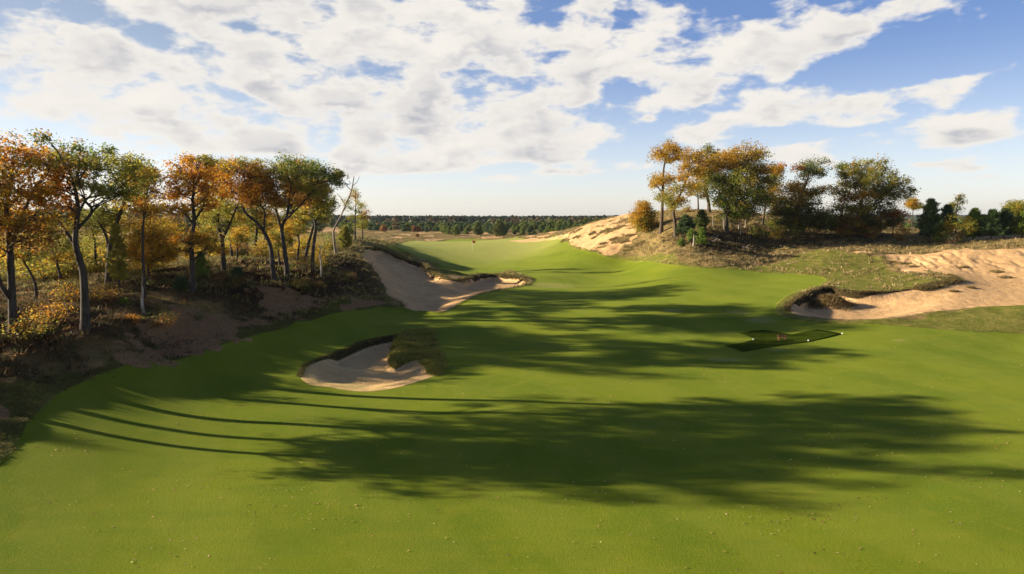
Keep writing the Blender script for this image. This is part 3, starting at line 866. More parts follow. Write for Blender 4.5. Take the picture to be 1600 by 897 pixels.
oak('oak_tree', 'leaning oak with rust orange leaves whose trunk bends left', (429, 437), [(427, 415), (422, 385), (412, 362), (398, 345), (385, 333), (378, 315), (384, 300)],
    [(402, 270, 13, OG), (415, 285, 14, RU), (385, 300, 12, RU), (425, 300, 12, RU), (410, 305, 12, OG), (392, 315, 10, OG), (432, 315, 10, RU)],
    limbs=[[(412, 362), (414, 348), (412, 332), (405, 318)]], dens=.9)
oak('oak_tree', 'tall dark green oak at the right end of the middle clump, highest crown', (449, 434), [(447, 410), (443, 380), (441, 355), (448, 338), (452, 315), (455, 290)],
    [(440, 262, 13, OL), (457, 258, 14, GN), (475, 262, 14, GN), (492, 272, 14, GN), (510, 274, 13, DK), (525, 283, 9, GN), (462, 280, 15, OL), (482, 292, 13, OL),
     (442, 288, 13, RU), (460, 302, 13, RU), (500, 298, 10, OL), (428, 275, 9, OL), (530, 275, 6, GN), (445, 315, 10, GD), (475, 312, 10, RU)],
    limbs=[[(441, 360), (432, 340), (430, 318), (436, 295)], [(446, 345), (462, 330), (478, 312), (492, 290)]], dens=1.0)
oak('oak_tree', 'slim oak leaning right with low yellow green tufts beside the bare tree', (477, 408), [(480, 390), (486, 365), (492, 345), (494, 325), (498, 305)],
    [(500, 322, 10, GD), (512, 328, 9, OL), (492, 302, 10, OL), (508, 300, 8, OL), (486, 335, 9, LM), (520, 318, 6, OL), (478, 320, 9, GD), (505, 340, 6, LM)], dens=.8)
oak('oak_tree', 'thin straight oak with olive leaves between the two clumps of trunks', (386, 398), [(385, 380), (386, 360), (388, 340), (386, 320)],
    [(388, 345, 11, LM), (378, 335, 9, OL), (398, 352, 9, OL), (380, 358, 8, GD), (392, 325, 9, OL)], dens=.65)
oak('oak_tree', 'thin dark oak just right of the broad orange oak', (362, 402), [(361, 385), (359, 365), (357, 340), (360, 318)],
    [(362, 335, 10, OL), (350, 325, 9, LM), (370, 342, 9, GD), (358, 305, 10, OL)], dens=.65)
oak('oak_tree', 'thin oak with yellow leaves low on the bank, left of the pale snag', (466, 415), [(465, 400), (467, 380), (464, 360), (462, 345)],
    [(462, 350, 10, GD), (472, 360, 9, LM), (455, 365, 8, YL), (468, 340, 8, OL), (450, 355, 8, GD)], dens=.65)
oak('oak_tree', 'small yellow oak in the shade between the orange trees', (318, 415), [(319, 400), (322, 380), (320, 360)],
    [(322, 355, 10, LM), (312, 365, 9, GD), (332, 362, 9, OL), (322, 342, 8, LM)], dens=.6)
oak('oak_tree', 'low golden oak behind the leaning rust oak', (410, 400), [(411, 385), (414, 368), (412, 352)],
    [(415, 355, 10, GD), (403, 362, 9, LM), (425, 365, 9, GD), (436, 352, 8, OL), (420, 340, 9, RU)], dens=.65)
oak('oak_tree', 'hazy green gold oak seen between the bright orange oak and the broad orange oak', (325, 408), [(326, 385), (324, 355), (327, 325), (326, 300)],
    [(324, 272, 10, OL), (336, 280, 10, GD), (322, 290, 11, OL), (334, 300, 11, GD), (315, 308, 10, LM), (328, 318, 12, OL), (340, 315, 9, GD), (318, 330, 10, OL), (332, 338, 10, LM)], d=86, dens=.8, leaf=.24)
oak('oak_tree', 'golden green oak filling the gap behind the leaning rust oak', (398, 404), [(399, 385), (401, 355), (399, 330), (402, 305)],
    [(400, 275, 10, OL), (412, 285, 10, GD), (390, 290, 10, OL), (400, 300, 11, GD), (412, 312, 11, OL), (390, 318, 11, LM), (405, 330, 12, OL), (418, 335, 10, GD), (393, 342, 10, LM), (408, 350, 9, OL)], d=88, dens=.8, leaf=.24)
oak('oak_tree', 'olive oak standing behind the two forks of the tall dark green oak', (455, 404), [(456, 385), (454, 355), (457, 330), (455, 305)],
    [(455, 272, 10, OL), (468, 280, 10, OL), (445, 285, 10, GD), (482, 290, 9, OL), (455, 300, 11, OL), (467, 312, 11, GD), (446, 320, 11, LM), (460, 330, 11, OL), (472, 338, 9, LM), (448, 345, 10, OL), (462, 352, 8, GD)], d=92, dens=.8, leaf=.24)
oak('oak_tree', 'low yellow green oak among the trunks left of the tall dark green oak', (436, 420), [(436, 405), (435, 388), (437, 372)],
    [(436, 365, 10, LM), (426, 372, 9, GD), (446, 374, 9, OL), (434, 384, 8, LM), (442, 358, 7, GD)], d=76, dens=.8)
oak('oak_tree', 'low brown and gold oak among the trunks under the broad orange oak', (370, 412), [(371, 398), (370, 382), (371, 370)],
    [(371, 362, 9, GD), (361, 370, 9, LM), (380, 372, 9, OL), (370, 380, 8, BR)], d=78, dens=.8)
oak('oak_tree', 'far golden oak in the notch right of the yellow maple', (268, 392), [(268, 378), (267, 362), (268, 350)],
    [(267, 345, 8, BR), (258, 352, 8, GD), (277, 352, 8, OL), (268, 358, 8, OL)], d=112, dens=.9, leaf=.26)
oak('oak_tree', 'far brown and green oak seen under the crown of the forked oak', (190, 398), [(190, 380), (191, 362), (190, 350)],
    [(190, 345, 10, OL), (180, 352, 9, GD), (201, 350, 9, BR), (190, 358, 9, LM)], d=100, dens=.9, leaf=.26)
oak('oak_tree', 'olive green oak behind the slim oak leaning right', (488, 412), [(489, 390), (493, 355), (490, 330), (492, 300)],
    [(490, 282, 11, OL), (502, 290, 11, GD), (480, 295, 11, LM), (495, 305, 12, OL), (508, 312, 10, OL), (484, 318, 11, GD), (498, 328, 10, LM), (476, 332, 9, OL), (510, 330, 8, OL)], d=77, dens=.9, leaf=.24)
# beyond the left edge of the frame: only their shadows show
for (x, y, hgt) in [(-71, 38.5, 8.5), (-34.5, 40.5, 12.5), (-33.8, 36.2, 9.5), (-37.5, 38.5, 11), (-52, 66, 13), (-50, 59, 12)]:
    px = 800 + FPX * x / y * (1.0)
    s0 = x / y
    bz = float(Hs(x, y))
    def pxy(dx, h):
        u = (x + dx) / y; k = (bz + h - CAM_H) / y
        v = (ST + k * CT) / (CT - k * ST); c = CT + v * ST
        return 800 + u * c * FPX, 448.5 - v * FPX
    pf = []
    for (dx, f, r) in [(0, 1, 1.1), (-1.6, .85, 1.1), (1.6, .85, 1.1), (-.7, .7, 1.0), (1.0, .68, 1.0), (2.4, .7, .8), (-2.4, .66, .8), (0.8, .52, 1.0), (-1.2, .50, 1.0), (.2, .40, .9)]:
        a = pxy(dx, hgt * f); pf.append((a[0], a[1], r * FPX / y, OG if dx < 0 else OL))
    oak('oak_tree', 'orange and olive oak standing left of the frame on the bank', pxy(0, 0), [pxy(.1, hgt * .3), pxy(-.1, hgt * .5), pxy(0, hgt * .75)], pf,
        d=y, dens=1.1, group='oaks on the bank beyond the left edge')

# scrub between and behind the trunks
def scrub(tns, label, group, n_, px0, px1, d0, d1, h0, h1, avoid=()):
    protos_ = []
    for i in range(3):
        o = bush('scrub_bush', label, (800, 600), 36, 48, tns, d=45, leaf=.20, n_c=34, nl=24, group=group)
        protos_.append(([c.data for c in o.children], [c.name.split('.')[0] for c in o.children]))
        for c in list(o.children): bpy.data.objects.remove(c)
        bpy.data.objects.remove(o)
    k_ = 0
    while k_ < n_:
        px = rng.uniform(px0, px1); d = rng.uniform(d0, d1); s_, _ = ray(px, 420); x = s_ * d
        if sample(d_('b3'), x, d) > -2 or sample(sandD, x, d) > 0 or sample(d_('fair'), x, d) > -4.5 or sample(d_('lbank'), x, d) > -1.2: continue
        ds, ns = protos_[rng.integers(3)]
        r = empty('scrub_bush', (x, d, float(Hs(x, d)) - .05)); h = rng.uniform(h0, h1) / 2.0
        r.scale = (h * rng.uniform(.8, 1.3), h * rng.uniform(.8, 1.3), h); r.rotation_euler = (0, 0, rng.uniform(0, 6.28))
        tag(r, label, 'bush', group)
        for me, nm in zip(ds, ns):
            c = bpy.data.objects.new(nm, me); COL.objects.link(c); c.parent = r
        k_ += 1


scrub([LM, GD, OL], 'yellow green oak scrub on the sunlit plateau behind the left trees', 'oak scrub on the plateau', 34, -30, 250, 64, 105, 1.3, 3.0)
scrub([GD, YL, OL], 'golden knee high scrub among the trunks of the middle oak clump', 'golden scrub among the trunks', 24, 270, 520, 78, 112, 1.2, 2.6)
scrub([BR, (.09, .06, .025), DK], 'dark brown low bush in the shade at the top of the left bank', 'shaded bushes along the top of the bank', 30, 150, 560, 60, 90, .6, 1.5)

# saplings, shrubs, snags of the bank
pine('pine_tree', 'small dark pine in the shade between forked oak and yellow maple', (186, 448), 352, 13, 'olive', n_whorl=11, nl=.24, sparse=.6)
pine('young_pine', 'small green pine sapling behind the trunk of the bright orange oak', (316, 438), 395, 9, 'pinel', n_whorl=7, per=7, tuft=16)
pine('young_pine', 'small green pine sapling low on the bank left of the bright orange oak', (284, 456), 436, 10, 'pine', n_whorl=6, per=7, tuft=14)
pine('young_pine', 'knee high dark pine at the foot of the broad orange oak', (371, 440), 420, 9, 'pine', n_whorl=6, per=7, tuft=14)
oak('bare_tree', 'nearly bare leaning tree with pale twigs at the end of the bank', (525, 397), [(522, 372), (522, 358), (531, 340), (542, 316), (549, 298), (552, 284), (553, 276)],
    [(544, 316, 4, OL), (552, 306, 4, GD)], limbs=[[(549, 300), (544, 291), (538, 284), (533, 278)], [(540, 320), (533, 310), (527, 302)], [(531, 341), (538, 330), (544, 318)], [(551, 290), (557, 284), (562, 276)]],
    dens=.5, mat=M_dead, r0=.16, hang=1)
oak('pine_tree', 'tall thin sparse pine standing behind the bare leaning tree', (555, 367), [(555, 350), (556, 330), (556, 312), (555, 298)],
    [(548, 325, 5, GN), (560, 318, 5, OL), (553, 308, 5, GN), (548, 336, 5, OL), (561, 330, 4, GN), (556, 300, 4, OL)], dens=.9, d=117, r0=.13, hang=1)
oak('poplar_tree', 'narrow yellow green poplar on the dune ridge left of the green', (566, 371), [(566, 362), (566, 345), (565, 330)],
    [(564, 323, 6, LM), (567, 332, 7, GD), (562, 341, 7, LM), (569, 348, 7, OL), (564, 355, 7, LM)], dens=1.3, d=120, hang=1)
pine('young_pine', 'bushy yellow green pine beside the bare leaning tree', (540, 390), 355, 10, 'olive', n_whorl=9, nl=.3)
bush('bush', 'pale grey green round bush left of the bare leaning tree', (515, 390), 12, 26, ['sage', 'lime'], leaf=.22, n_c=30)
dead_trunk('snag', 'pale standing dead trunk with broken crossbar top on the dark bank', (501, 432), [(502, 415), (500, 398), (501, 384)], .11, branches=[[(501, 387), (494, 384), (489, 383)], [(501, 386), (508, 382)]])
dead_trunk('snag', 'short pale green dead trunk standing alone left of the sandy patch', (224, 487), [(223, 470), (223, 457), (222, 446)], .12)
bush('bush', 'yellow green bush with orange tips at the foot of the leftmost oak', (48, 528), 30, 34, ['yellow', 'lime', 'orange', 'olive'], n_c=34, leaf=.15)
bush('bush', 'orange brown bush right of the leftmost oak', (80, 500), 34, 26, ['gold', 'brown', 'rust', 'orange'], n_c=30, leaf=.15)
bush('bush', 'orange bush behind the forked oak trunk', (108, 470), 26, 34, ['gold', 'orange', 'olive'], n_c=30, leaf=.16)
bush('bush', 'low orange bush right of the forked oak trunk', (160, 470), 22, 24, ['gold', 'rust', 'yellow'], n_c=26, leaf=.15)
bush('bush', 'small red leaved bush beside the short pale dead trunk', (207, 503), 12, 12, ['rust', 'orange'], n_c=14, leaf=.13)
bush('bush', 'dark brown bush mound right of the short pale dead trunk', (250, 508), 26, 18, ['brown', 'dark', 'rust'], n_c=30, leaf=.15)
bush('bush', 'small green sapling at the foot of the snag by the orange bush', (196, 478), 8, 14, ['bright', 'green'], n_c=10, leaf=.14)

# ------------------------------------------------------------------ the wooded hill on the right
LR = .30
oak('oak_tree', 'round golden green small oak alone on the sand left of the hilltop trees', (1006, 362), [(1006, 350), (1006, 338)],
    [(1005, 322, 8, GD), (999, 334, 9, GD), (1012, 334, 9, OL), (1005, 345, 10, OL), (995, 346, 7, GD), (1016, 347, 8, GD), (1004, 354, 8, OL)], leaf=LR, dens=1.7)
oak('oak_tree', 'tall slim golden oak, leftmost of the hilltop trees', (1033, 364), [(1034, 340), (1035, 315), (1036, 285), (1037, 265), (1040, 248)],
    [(1027, 240, 9, GD), (1044, 232, 9, GD), (1040, 247, 8, YL), (1058, 236, 7, GD), (1030, 280, 9, GD), (1043, 282, 8, GD), (1020, 286, 6, YL), (1036, 305, 7, OL), (1055, 248, 6, GD)],
    leaf=LR, dens=.95, mat=M_bark_r)
oak('oak_tree', 'golden oak whose trunk leans right, second of the hilltop trees', (1056, 369), [(1055, 348), (1053, 328), (1062, 305), (1071, 285), (1077, 262)],
    [(1075, 243, 9, GD), (1092, 246, 9, GD), (1070, 262, 8, GD), (1088, 268, 8, YL), (1056, 295, 8, OL), (1045, 312, 8, OL), (1062, 312, 8, GD), (1080, 290, 8, GD), (1052, 322, 7, OL), (1065, 278, 7, GD)],
    limbs=[[(1053, 330), (1048, 318), (1046, 308)]], leaf=LR, dens=.95, mat=M_bark_r)
oak('oak_tree', 'oak with short low crown on the crest behind the leaning golden oak', (1091, 331), [(1091, 318), (1090, 305), (1089, 290)],
    [(1085, 292, 8, OL), (1094, 284, 9, GD), (1082, 303, 6, OL), (1100, 296, 7, OL), (1092, 270, 8, GD), (1100, 305, 5, OL)], d=138, leaf=LR, dens=.95, mat=M_bark_r)
oak('oak_tree', 'thick trunked oak with green tip on the crest left of the broad oak', (1108, 333), [(1107, 318), (1104, 300), (1102, 285), (1104, 262)],
    [(1105, 234, 7, GN), (1112, 250, 9, GD), (1100, 258, 9, BR), (1117, 240, 6, OL), (1120, 265, 8, GD), (1108, 270, 9, OL), (1095, 272, 7, GD), (1108, 283, 7, OL)], d=139, leaf=LR, dens=.95, r0=.36, mat=M_bark_r)
oak('oak_tree', 'broadest oak of the hill, golden top and dark green lower crown', (1136, 365), [(1135, 350), (1135, 335), (1138, 315), (1146, 295), (1152, 275)],
    [(1135, 242, 9, GD), (1152, 238, 11, GD), (1170, 240, 11, GD), (1187, 247, 9, OL), (1145, 255, 12, GD), (1166, 260, 13, OL), (1128, 258, 9, GD), (1190, 264, 10, GD), (1178, 275, 13, OL),
     (1198, 282, 9, OL), (1118, 282, 11, GN), (1132, 278, 11, GN), (1128, 298, 11, GN), (1148, 280, 14, OL), (1145, 302, 13, GN), (1165, 298, 14, DK), (1185, 300, 13, OL), (1138, 320, 11, GN),
     (1158, 318, 13, DK), (1178, 318, 13, DK), (1196, 312, 9, OL), (1128, 315, 9, 'bright'), (1150, 334, 9, DK), (1168, 334, 9, OL), (1140, 334, 7, 'bright')],
    limbs=[[(1136, 335), (1152, 318), (1168, 300)], [(1136, 335), (1128, 315), (1124, 298)]], leaf=LR, dens=1.0, r0=.36)
oak('oak_tree', 'orange topped oak peeking out right of the broadest oak', (1190, 362), [(1192, 345), (1196, 320), (1202, 295), (1206, 275)],
    [(1208, 262, 8, OG), (1216, 272, 7, GD), (1204, 280, 8, OL), (1212, 290, 7, OL), (1200, 300, 8, GD), (1208, 312, 7, OL), (1220, 262, 5, OG)], d=128, leaf=LR, dens=.95)
oak('oak_tree', 'oak with separate blue green top and golden shoulder, right of the hill', (1232, 368), [(1236, 350), (1242, 330), (1252, 305), (1260, 285), (1264, 268)],
    [(1262, 262, 9, 'sage'), (1272, 255, 8, 'sage'), (1278, 266, 8, GN), (1264, 275, 8, GN), (1248, 262, 5, RU), (1246, 290, 9, GD), (1228, 296, 10, GD), (1236, 310, 11, GD), (1258, 300, 11, OL),
     (1276, 300, 8, GD), (1288, 294, 5, GD), (1222, 315, 10, OL), (1248, 318, 11, OL), (1268, 316, 9, OL)], leaf=LR, dens=.85)
oak('oak_tree', 'dense dark low oak in front of the tree with the blue green top', (1245, 368), [(1245, 360), (1246, 350), (1246, 338)],
    [(1228, 335, 12, DK), (1246, 332, 13, DK), (1264, 336, 12, DK), (1236, 350, 12, GN), (1256, 352, 12, DK), (1218, 348, 10, DK), (1274, 350, 10, DK), (1214, 330, 9, OL)], leaf=LR, dens=1.2)
oak('oak_tree', 'low olive oak in the dip between the two tall right hand groups', (1290, 369), [(1290, 360), (1291, 350)],
    [(1284, 335, 9, OL), (1296, 338, 10, OL), (1290, 350, 10, DK), (1302, 352, 9, OL), (1280, 350, 8, DK)], leaf=LR, dens=1.1)
oak('oak_tree', 'thin curved oak with small green tuft at its top, left of the wide olive oak', (1314, 369), [(1314, 345), (1318, 320), (1323, 298), (1320, 280), (1315, 265)],
    [(1315, 260, 5, GN), (1321, 272, 5, GN), (1328, 290, 7, GD), (1312, 300, 7, OL), (1320, 310, 8, GD), (1306, 325, 9, OL), (1320, 335, 9, OL)], leaf=LR, dens=.95, r0=.14)
oak('oak_tree', 'wide olive and yellow oak, its crown drawn out to the right', (1352, 372), [(1352, 358), (1350, 340), (1346, 320), (1350, 300)],
    [(1338, 258, 7, LM), (1330, 266, 7, OL), (1354, 258, 8, LM), (1345, 270, 10, LM), (1364, 268, 8, OL), (1335, 285, 9, LM), (1352, 288, 11, LM), (1372, 282, 10, OL), (1382, 274, 7, OL),
     (1390, 287, 9, GN), (1404, 287, 8, OL), (1418, 296, 5, OL), (1376, 300, 11, DK), (1396, 302, 9, OL), (1340, 305, 11, GD), (1360, 308, 12, OL), (1380, 318, 10, DK), (1350, 325, 12, OL),
     (1368, 330, 11, DK), (1335, 325, 9, OL), (1410, 305, 6, OL)],
    limbs=[[(1350, 345), (1362, 325), (1378, 305), (1395, 292)], [(1350, 340), (1340, 318), (1336, 295)]], leaf=LR, dens=.95, r0=.3)
oak('oak_tree', 'low dense brown green oak under the wide olive oak', (1338, 372), [(1338, 364), (1338, 355)],
    [(1325, 348, 10, BR), (1340, 345, 11, DK), (1356, 350, 10, DK), (1332, 358, 9, BR), (1348, 360, 9, DK), (1316, 358, 8, RU), (1368, 345, 8, DK)], leaf=LR, dens=1.1)
bush('bush', 'rust coloured bush at the right foot of the wide olive oak', (1362, 374), 13, 24, ['rust', 'brown', 'gold'], leaf=.26, n_c=34)
oak('oak_tree', 'small rust brown tree with dark stem on the dune saddle', (1394, 373), [(1394, 362), (1394, 350), (1394, 340)],
    [(1394, 332, 7, RU), (1384, 338, 6, BR), (1404, 336, 6, RU), (1394, 345, 6, DK), (1388, 350, 5, BR), (1402, 347, 5, RU)], leaf=.26, dens=1.4)
bush('bush', 'orange bush right of the small rust brown tree', (1408, 376), 12, 24, ['orange', 'gold', 'brown'], leaf=.24, n_c=32)
oak('oak_tree', 'tiny distant oak with flat golden crown above the saddle', (1426, 352), [(1426, 340), (1427, 330)],
    [(1423, 320, 5, GD), (1430, 321, 5, OL), (1426, 315, 4, GD), (1434, 324, 3, GD)], d=165, leaf=.3, dens=1.8)
pine('pine_tree', 'dark pointed pine, leftmost of the right hand pines', (1451, 379), 313, 20, 'pine', n_whorl=14, per=10, nl=.34, bare=.1)
pine('pine_tree', 'dark pine right behind the pointed pine', (1478, 372), 322, 15, 'pine', d=122, n_whorl=12, nl=.34)
oak('pine_tree', 'lopsided pine with bare neck and tuft top above the yellow bush', (1493, 368), [(1493, 350), (1494, 335), (1496, 322), (1498, 312)],
    [(1499, 312, 4, OL), (1495, 320, 4, OL), (1503, 316, 3, OL), (1497, 328, 3, GN), (1500, 307, 3, OL)], leaf=.26, dens=1.7, d=124, r0=.15, hang=1)
oak('pine_tree', 'small tuft topped pine left of the lopsided pine', (1486, 368), [(1486, 350), (1486, 335), (1487, 325)],
    [(1487, 320, 4, OL), (1486, 326, 4, GN), (1489, 332, 4, GN)], leaf=.26, dens=1.7, d=126, r0=.12, hang=1)
bush('bush', 'tall yellow green bush in front of the right hand pines', (1495, 379), 24, 46, ['gold', 'lime', 'lime', 'olive'], leaf=.26, n_c=90)
bush('bush', 'low grey leafless looking bush in front of the yellow green bush', (1489, 385), 9, 18, ['grey', 'brown'], leaf=.14, n_c=20, nl=12, stems=14)
bush('bush', 'bright green low shrub between pointed pine and yellow bush', (1467, 380), 12, 20, ['lime', 'bright', 'olive'], leaf=.24, n_c=30)
pine('pine_tree', 'broad bright green pine right of the yellow green bush', (1520, 376), 328, 18, 'pinel', n_whorl=11, nl=.34)
pine('pine_tree', 'broad dark green pine standing near the right edge, lowest branches on grass', (1548, 374), 330, 18, 'pine', n_whorl=11, nl=.34)
pine('pine_tree', 'mid green pine overlapping the broad dark pine on its right', (1568, 372), 328, 17, 'pine', n_whorl=11, nl=.34)
pine('pine_tree', 'light green pine at the right edge of the photo', (1596, 371), 334, 15, 'pinel', n_whorl=10, nl=.34)
pine('pine_tree', 'dark pine behind, between yellow bush and broad dark pine', (1534, 368), 338, 13, 'pine', d=120, n_whorl=9, nl=.32)
oak('oak_tree', 'yellow green round oak behind the pines at the right edge', (1590, 362), [(1590, 350), (1590, 340)],
    [(1583, 328, 8, LM), (1593, 321, 8, LM), (1600, 332, 9, OL), (1590, 338, 9, LM), (1606, 322, 7, GD), (1580, 338, 6, OL)], d=125, leaf=.3, dens=1.5)
bush('bush', 'orange brown bush between pines on the far right', (1548, 362), 6, 16, ['rust', 'gold'], leaf=.26, n_c=16, d=128)
# hillside small things
pine('young_pine', 'dark dense pine on the hillside between the two golden oaks and crest', (1071, 370), 338, 14, 'pine', n_whorl=9, nl=.3)
pine('young_pine', 'dark green pine higher up the hillside left of the broadest oak', (1096, 360), 330, 12, 'dark', n_whorl=8, nl=.3)
pine('young_pine', 'bright green young pine right of the pale stump', (1096, 385), 357, 8, 'pinel', n_whorl=8, per=8, tuft=20, nl=.24)
pine('young_pine', 'bright green young pine left of the pale stump', (1080, 378), 359, 6, 'pinel', n_whorl=7, per=7, tuft=18, nl=.22)
pine('young_pine', 'tiny bright green pine low on the hill edge', (1064, 386), 375, 5, 'pinel', n_whorl=5, per=7, tuft=14, nl=.2)
dead_trunk('stump', 'pale leaning stump between two bright young pines', (1083, 386), [(1084, 376), (1084, 367)], .14, cat='stump')
dead_trunk('snag', 'short pale trunk right of the second golden oak', (1062, 367), [(1062, 357), (1061, 350)], .12)
dead_trunk('birch_stem', 'thin pale stem standing left of the broadest oak', (1113, 355), [(1114, 346), (1114, 336)], .07, cat='stem')
dead_trunk('birch_stem', 'pale stem touching the trunk of the broadest oak', (1132, 360), [(1131, 350), (1130, 340)], .09, cat='stem')
dead_trunk('birch_stem', 'pale stem, left of the three right of the broadest oak', (1154, 358), [(1154, 348), (1155, 336)], .09, cat='stem')
dead_trunk('birch_stem', 'pale stem, middle and lowest of the three right of the broadest oak', (1157, 367), [(1157, 354), (1158, 338)], .10, cat='stem')
dead_trunk('birch_stem', 'pale stem, right of the three right of the broadest oak', (1164, 356), [(1165, 347), (1165, 336)], .08, cat='stem')
bush('bush', 'small olive bush on the crest between golden oak and crest oak', (1072, 334), 7, 12, ['olive', 'gold'], leaf=.24, n_c=18, d=139)
bush('bush', 'golden bush on the slope below the dense dark low oak', (1212, 375), 10, 18, ['olive', 'gold', 'dark'], leaf=.24, n_c=28)
bush('bush', 'dark bush at the right foot of the broadest oak', (1182, 372), 12, 20, ['dark', 'olive'], leaf=.26, n_c=30)
for i, (a, b, c, e) in enumerate([((1112, 372), (1128, 378), 0, 0), ((1160, 388), (1176, 392), 0, 0), ((1120, 381), (1109, 378), 0, 0)]):
    p, q = hit(*a, ZF), hit(*b, ZF)
    w = MB(); P = bez(p + [0, 0, .15], (p + q) / 2 + [0, .3, .45], q + [0, 0, .1], 6); w.tube(P, np.linspace(.09, .03, 6), 6)
    w.tube(bez(P[2], P[2] + [.3, .2, .4], P[2] + [.8, .3, .55], 4), np.linspace(.04, .015, 4), 4)
    o = w.build('fallen_branch', M_pale)
    tag(o, ['pale fallen branch on the dark slope below the broadest oak', 'pale fallen branch in the dry grass at the foot of the hill', 'short fallen branch beside the bright young pine'][i], 'branch')

# ------------------------------------------------------------------ beyond the green: young pines, woods, far hills
def far_pine_meshes(n_var, tn, h, r):
    out = []
    for _ in range(n_var):
        w, nd = pine_mesh(h, r, tn, n_whorl=7, per=7, tuft=9, nl=.75, bare=.05)
        t = w.build('trunk', M_bark_r); c = nd.build('crown', M_needle, smooth=False, color=True)
        out.append((t.data, c.data)); bpy.data.objects.remove(t); bpy.data.objects.remove(c)
    return out


LIB = {'pine': far_pine_meshes(3, 'green', 4.6, 1.9), 'pinel': far_pine_meshes(2, (.06, .10, .03), 4.2, 1.9), 'orange': far_pine_meshes(2, (.30, .14, .04), 3.6, 2.0), 'dark': far_pine_meshes(2, 'dark', 5.0, 2.0)}


def far_pine(x, y, kind, sc_):
    t, c = LIB[kind][rng.integers(len(LIB[kind]))]
    root = empty('young_pine', (x, y, float(Hs(x, y)) - .1))
    root.scale = (sc_ * rng.uniform(.9, 1.2), sc_ * rng.uniform(.9, 1.2), sc_)
    root.rotation_euler = (0, 0, rng.uniform(0, 6.28))
    orange_ = kind == 'orange'
    tag(root, 'small orange brown tree among the young pines beyond the green' if orange_ else 'young green pine in the plantation beyond the green', 'tree',
        'orange saplings beyond the green' if orange_ else 'young pines planted beyond the green')
    for nm, me in (('trunk', t), ('crown', c)):
        o = bpy.data.objects.new(nm, me); COL.objects.link(o); o.parent = root


placed = []
cnt = 0
for k in range(2200):
    px = rng.uniform(560, 1010); d = rng.uniform(240, 400)
    lim = 335 if px < 690 else 285
    if px > 820: lim = 240
    if d < lim: continue
    s, _ = ray(px, 350)
    x = s * d
    if any((x - a) ** 2 + (d - b) ** 2 < 3.9 ** 2 for a, b in placed): continue
    placed.append((x, d))  # noqa
    kind = 'orange' if (px < 690 and rng.random() < .16) or rng.random() < .012 else ('pinel' if rng.random() < .4 else 'pine')
    far_pine(x, d, kind, rng.uniform(.45, .95))
    cnt += 1
    if cnt >= 200: break
for (px, d, kd, sc_) in [(712, 292, 'pine', .8), (746, 285, 'dark', 1.1), (780, 270, 'dark', 1.2), (600, 330, 'orange', .8), (652, 270, 'orange', .35)]:
    s, _ = ray(px, 360); far_pine(s * d, d, kd, sc_)
for k in range(46):
    px = rng.uniform(1380, 1640); d = rng.uniform(230, 420); s, _ = ray(px, 350)
    far_pine(s * d, d, ['pine', 'pinel', 'pinel', 'dark', 'orange'][rng.integers(5)], rng.uniform(.6, 1.1))
for k in range(40):
    px = rng.uniform(-80, 560); d = rng.uniform(170, 420); s, _ = ray(px, 350)
    far_pine(s * d, d, ['pine', 'dark', 'orange', 'pinel', 'dark'][rng.integers(5)], rng.uniform(.7, 1.3))


def wood_mass(name, label, spots, tints, sizes):
    """a far wood: many small rough crowns in one mesh"""
    V, F, C = [], [], []
    nv = 0
    for (x, y), tn, (h, r, con) in zip(spots, tints, sizes):
        z = float(Hs(x, y))
        nq = 46
        u = rng.random(nq)
        if con: zz = z + h * (.12 + .88 * u); rr = r * (1 - u) ** .7 + .25
        else: zz = z + h * (.3 + .7 * u); rr = r * np.sqrt(np.clip(1 - (2 * u - .9) ** 2, .05, 1))
        a = rng.uniform(0, 6.28, nq)
        cen = np.stack([x + np.cos(a) * rr * .75, y + np.sin(a) * rr * .75, zz], 1)
        v, f, c = leaf_quads(cen, 1.9 * r / 2.4, tint(tn, nq, .25, .05), flat=.3, aspect=.8)
        V.append(v); F.append(f + nv); C.append(c); nv += len(v)
    o = mesh_np(name, np.concatenate(V), np.concatenate(F), M_needle, smooth=False, colors=np.concatenate(C))
    return tag(o, label, 'wood', kind='stuff')


def strip(n_, d0, d1, p0, p1):
    d = rng.uniform(d0, d1, n_); px = rng.uniform(p0, p1, n_)
    return [(((p - 800) / FPX / CT) * q, q) for p, q in zip(px, d)]


sp_ = strip(3600, 590, 760, -700, 1010)
wood_mass('pine_forest', 'dark pine forest wall beyond the young plantation', sp_, [((.018, .036, .014) if rng.random() < .97 else (.07, .085, .03)) for _ in sp_], [(rng.uniform(7.8, 11.0), rng.uniform(2.2, 3.0), True) for _ in sp_])
sp_ = strip(2000, 375, 600, -700, 1010)
sp_ = [p for p in sp_ if p[1] > 470 or 800 + p[0] / p[1] * FPX > 555]
wood_mass('young_pine_wood', 'even green young pines filling the plain in front of the dark pine forest', sp_, [((.05, .085, .022) if rng.random() < .9 else (.13, .10, .03)) for _ in sp_], [(rng.uniform(3.5, 5.2), rng.uniform(1.7, 2.4), True) for _ in sp_])
sp_ = strip(1000, 560, 720, 980, 2300)
wood_mass('mixed_forest', 'low mixed woods beyond the dunes on the right', sp_, [(PAL['pine'] if rng.random() < .6 else ((.10, .12, .04) if rng.random() < .6 else (.26, .13, .05))) for _ in sp_], [(rng.uniform(5, 8), rng.uniform(2.2, 3.4), True) for _ in sp_])
sp_ = strip(60, 470, 590, 780, 1010) + strip(14, 470, 590, 560, 780) + strip(60, 200, 420, -300, 420)
wood_mass('broadleaf_wood', 'scattered rust and olive broadleaf trees at the forest edge', sp_, [((.12, .08, .035) if rng.random() < .5 else (.10, .10, .035)) for _ in sp_], [(rng.uniform(6, 9), rng.uniform(2.6, 4.0), False) for _ in sp_])
sp_ = strip(230, 190, 330, -350, 330)
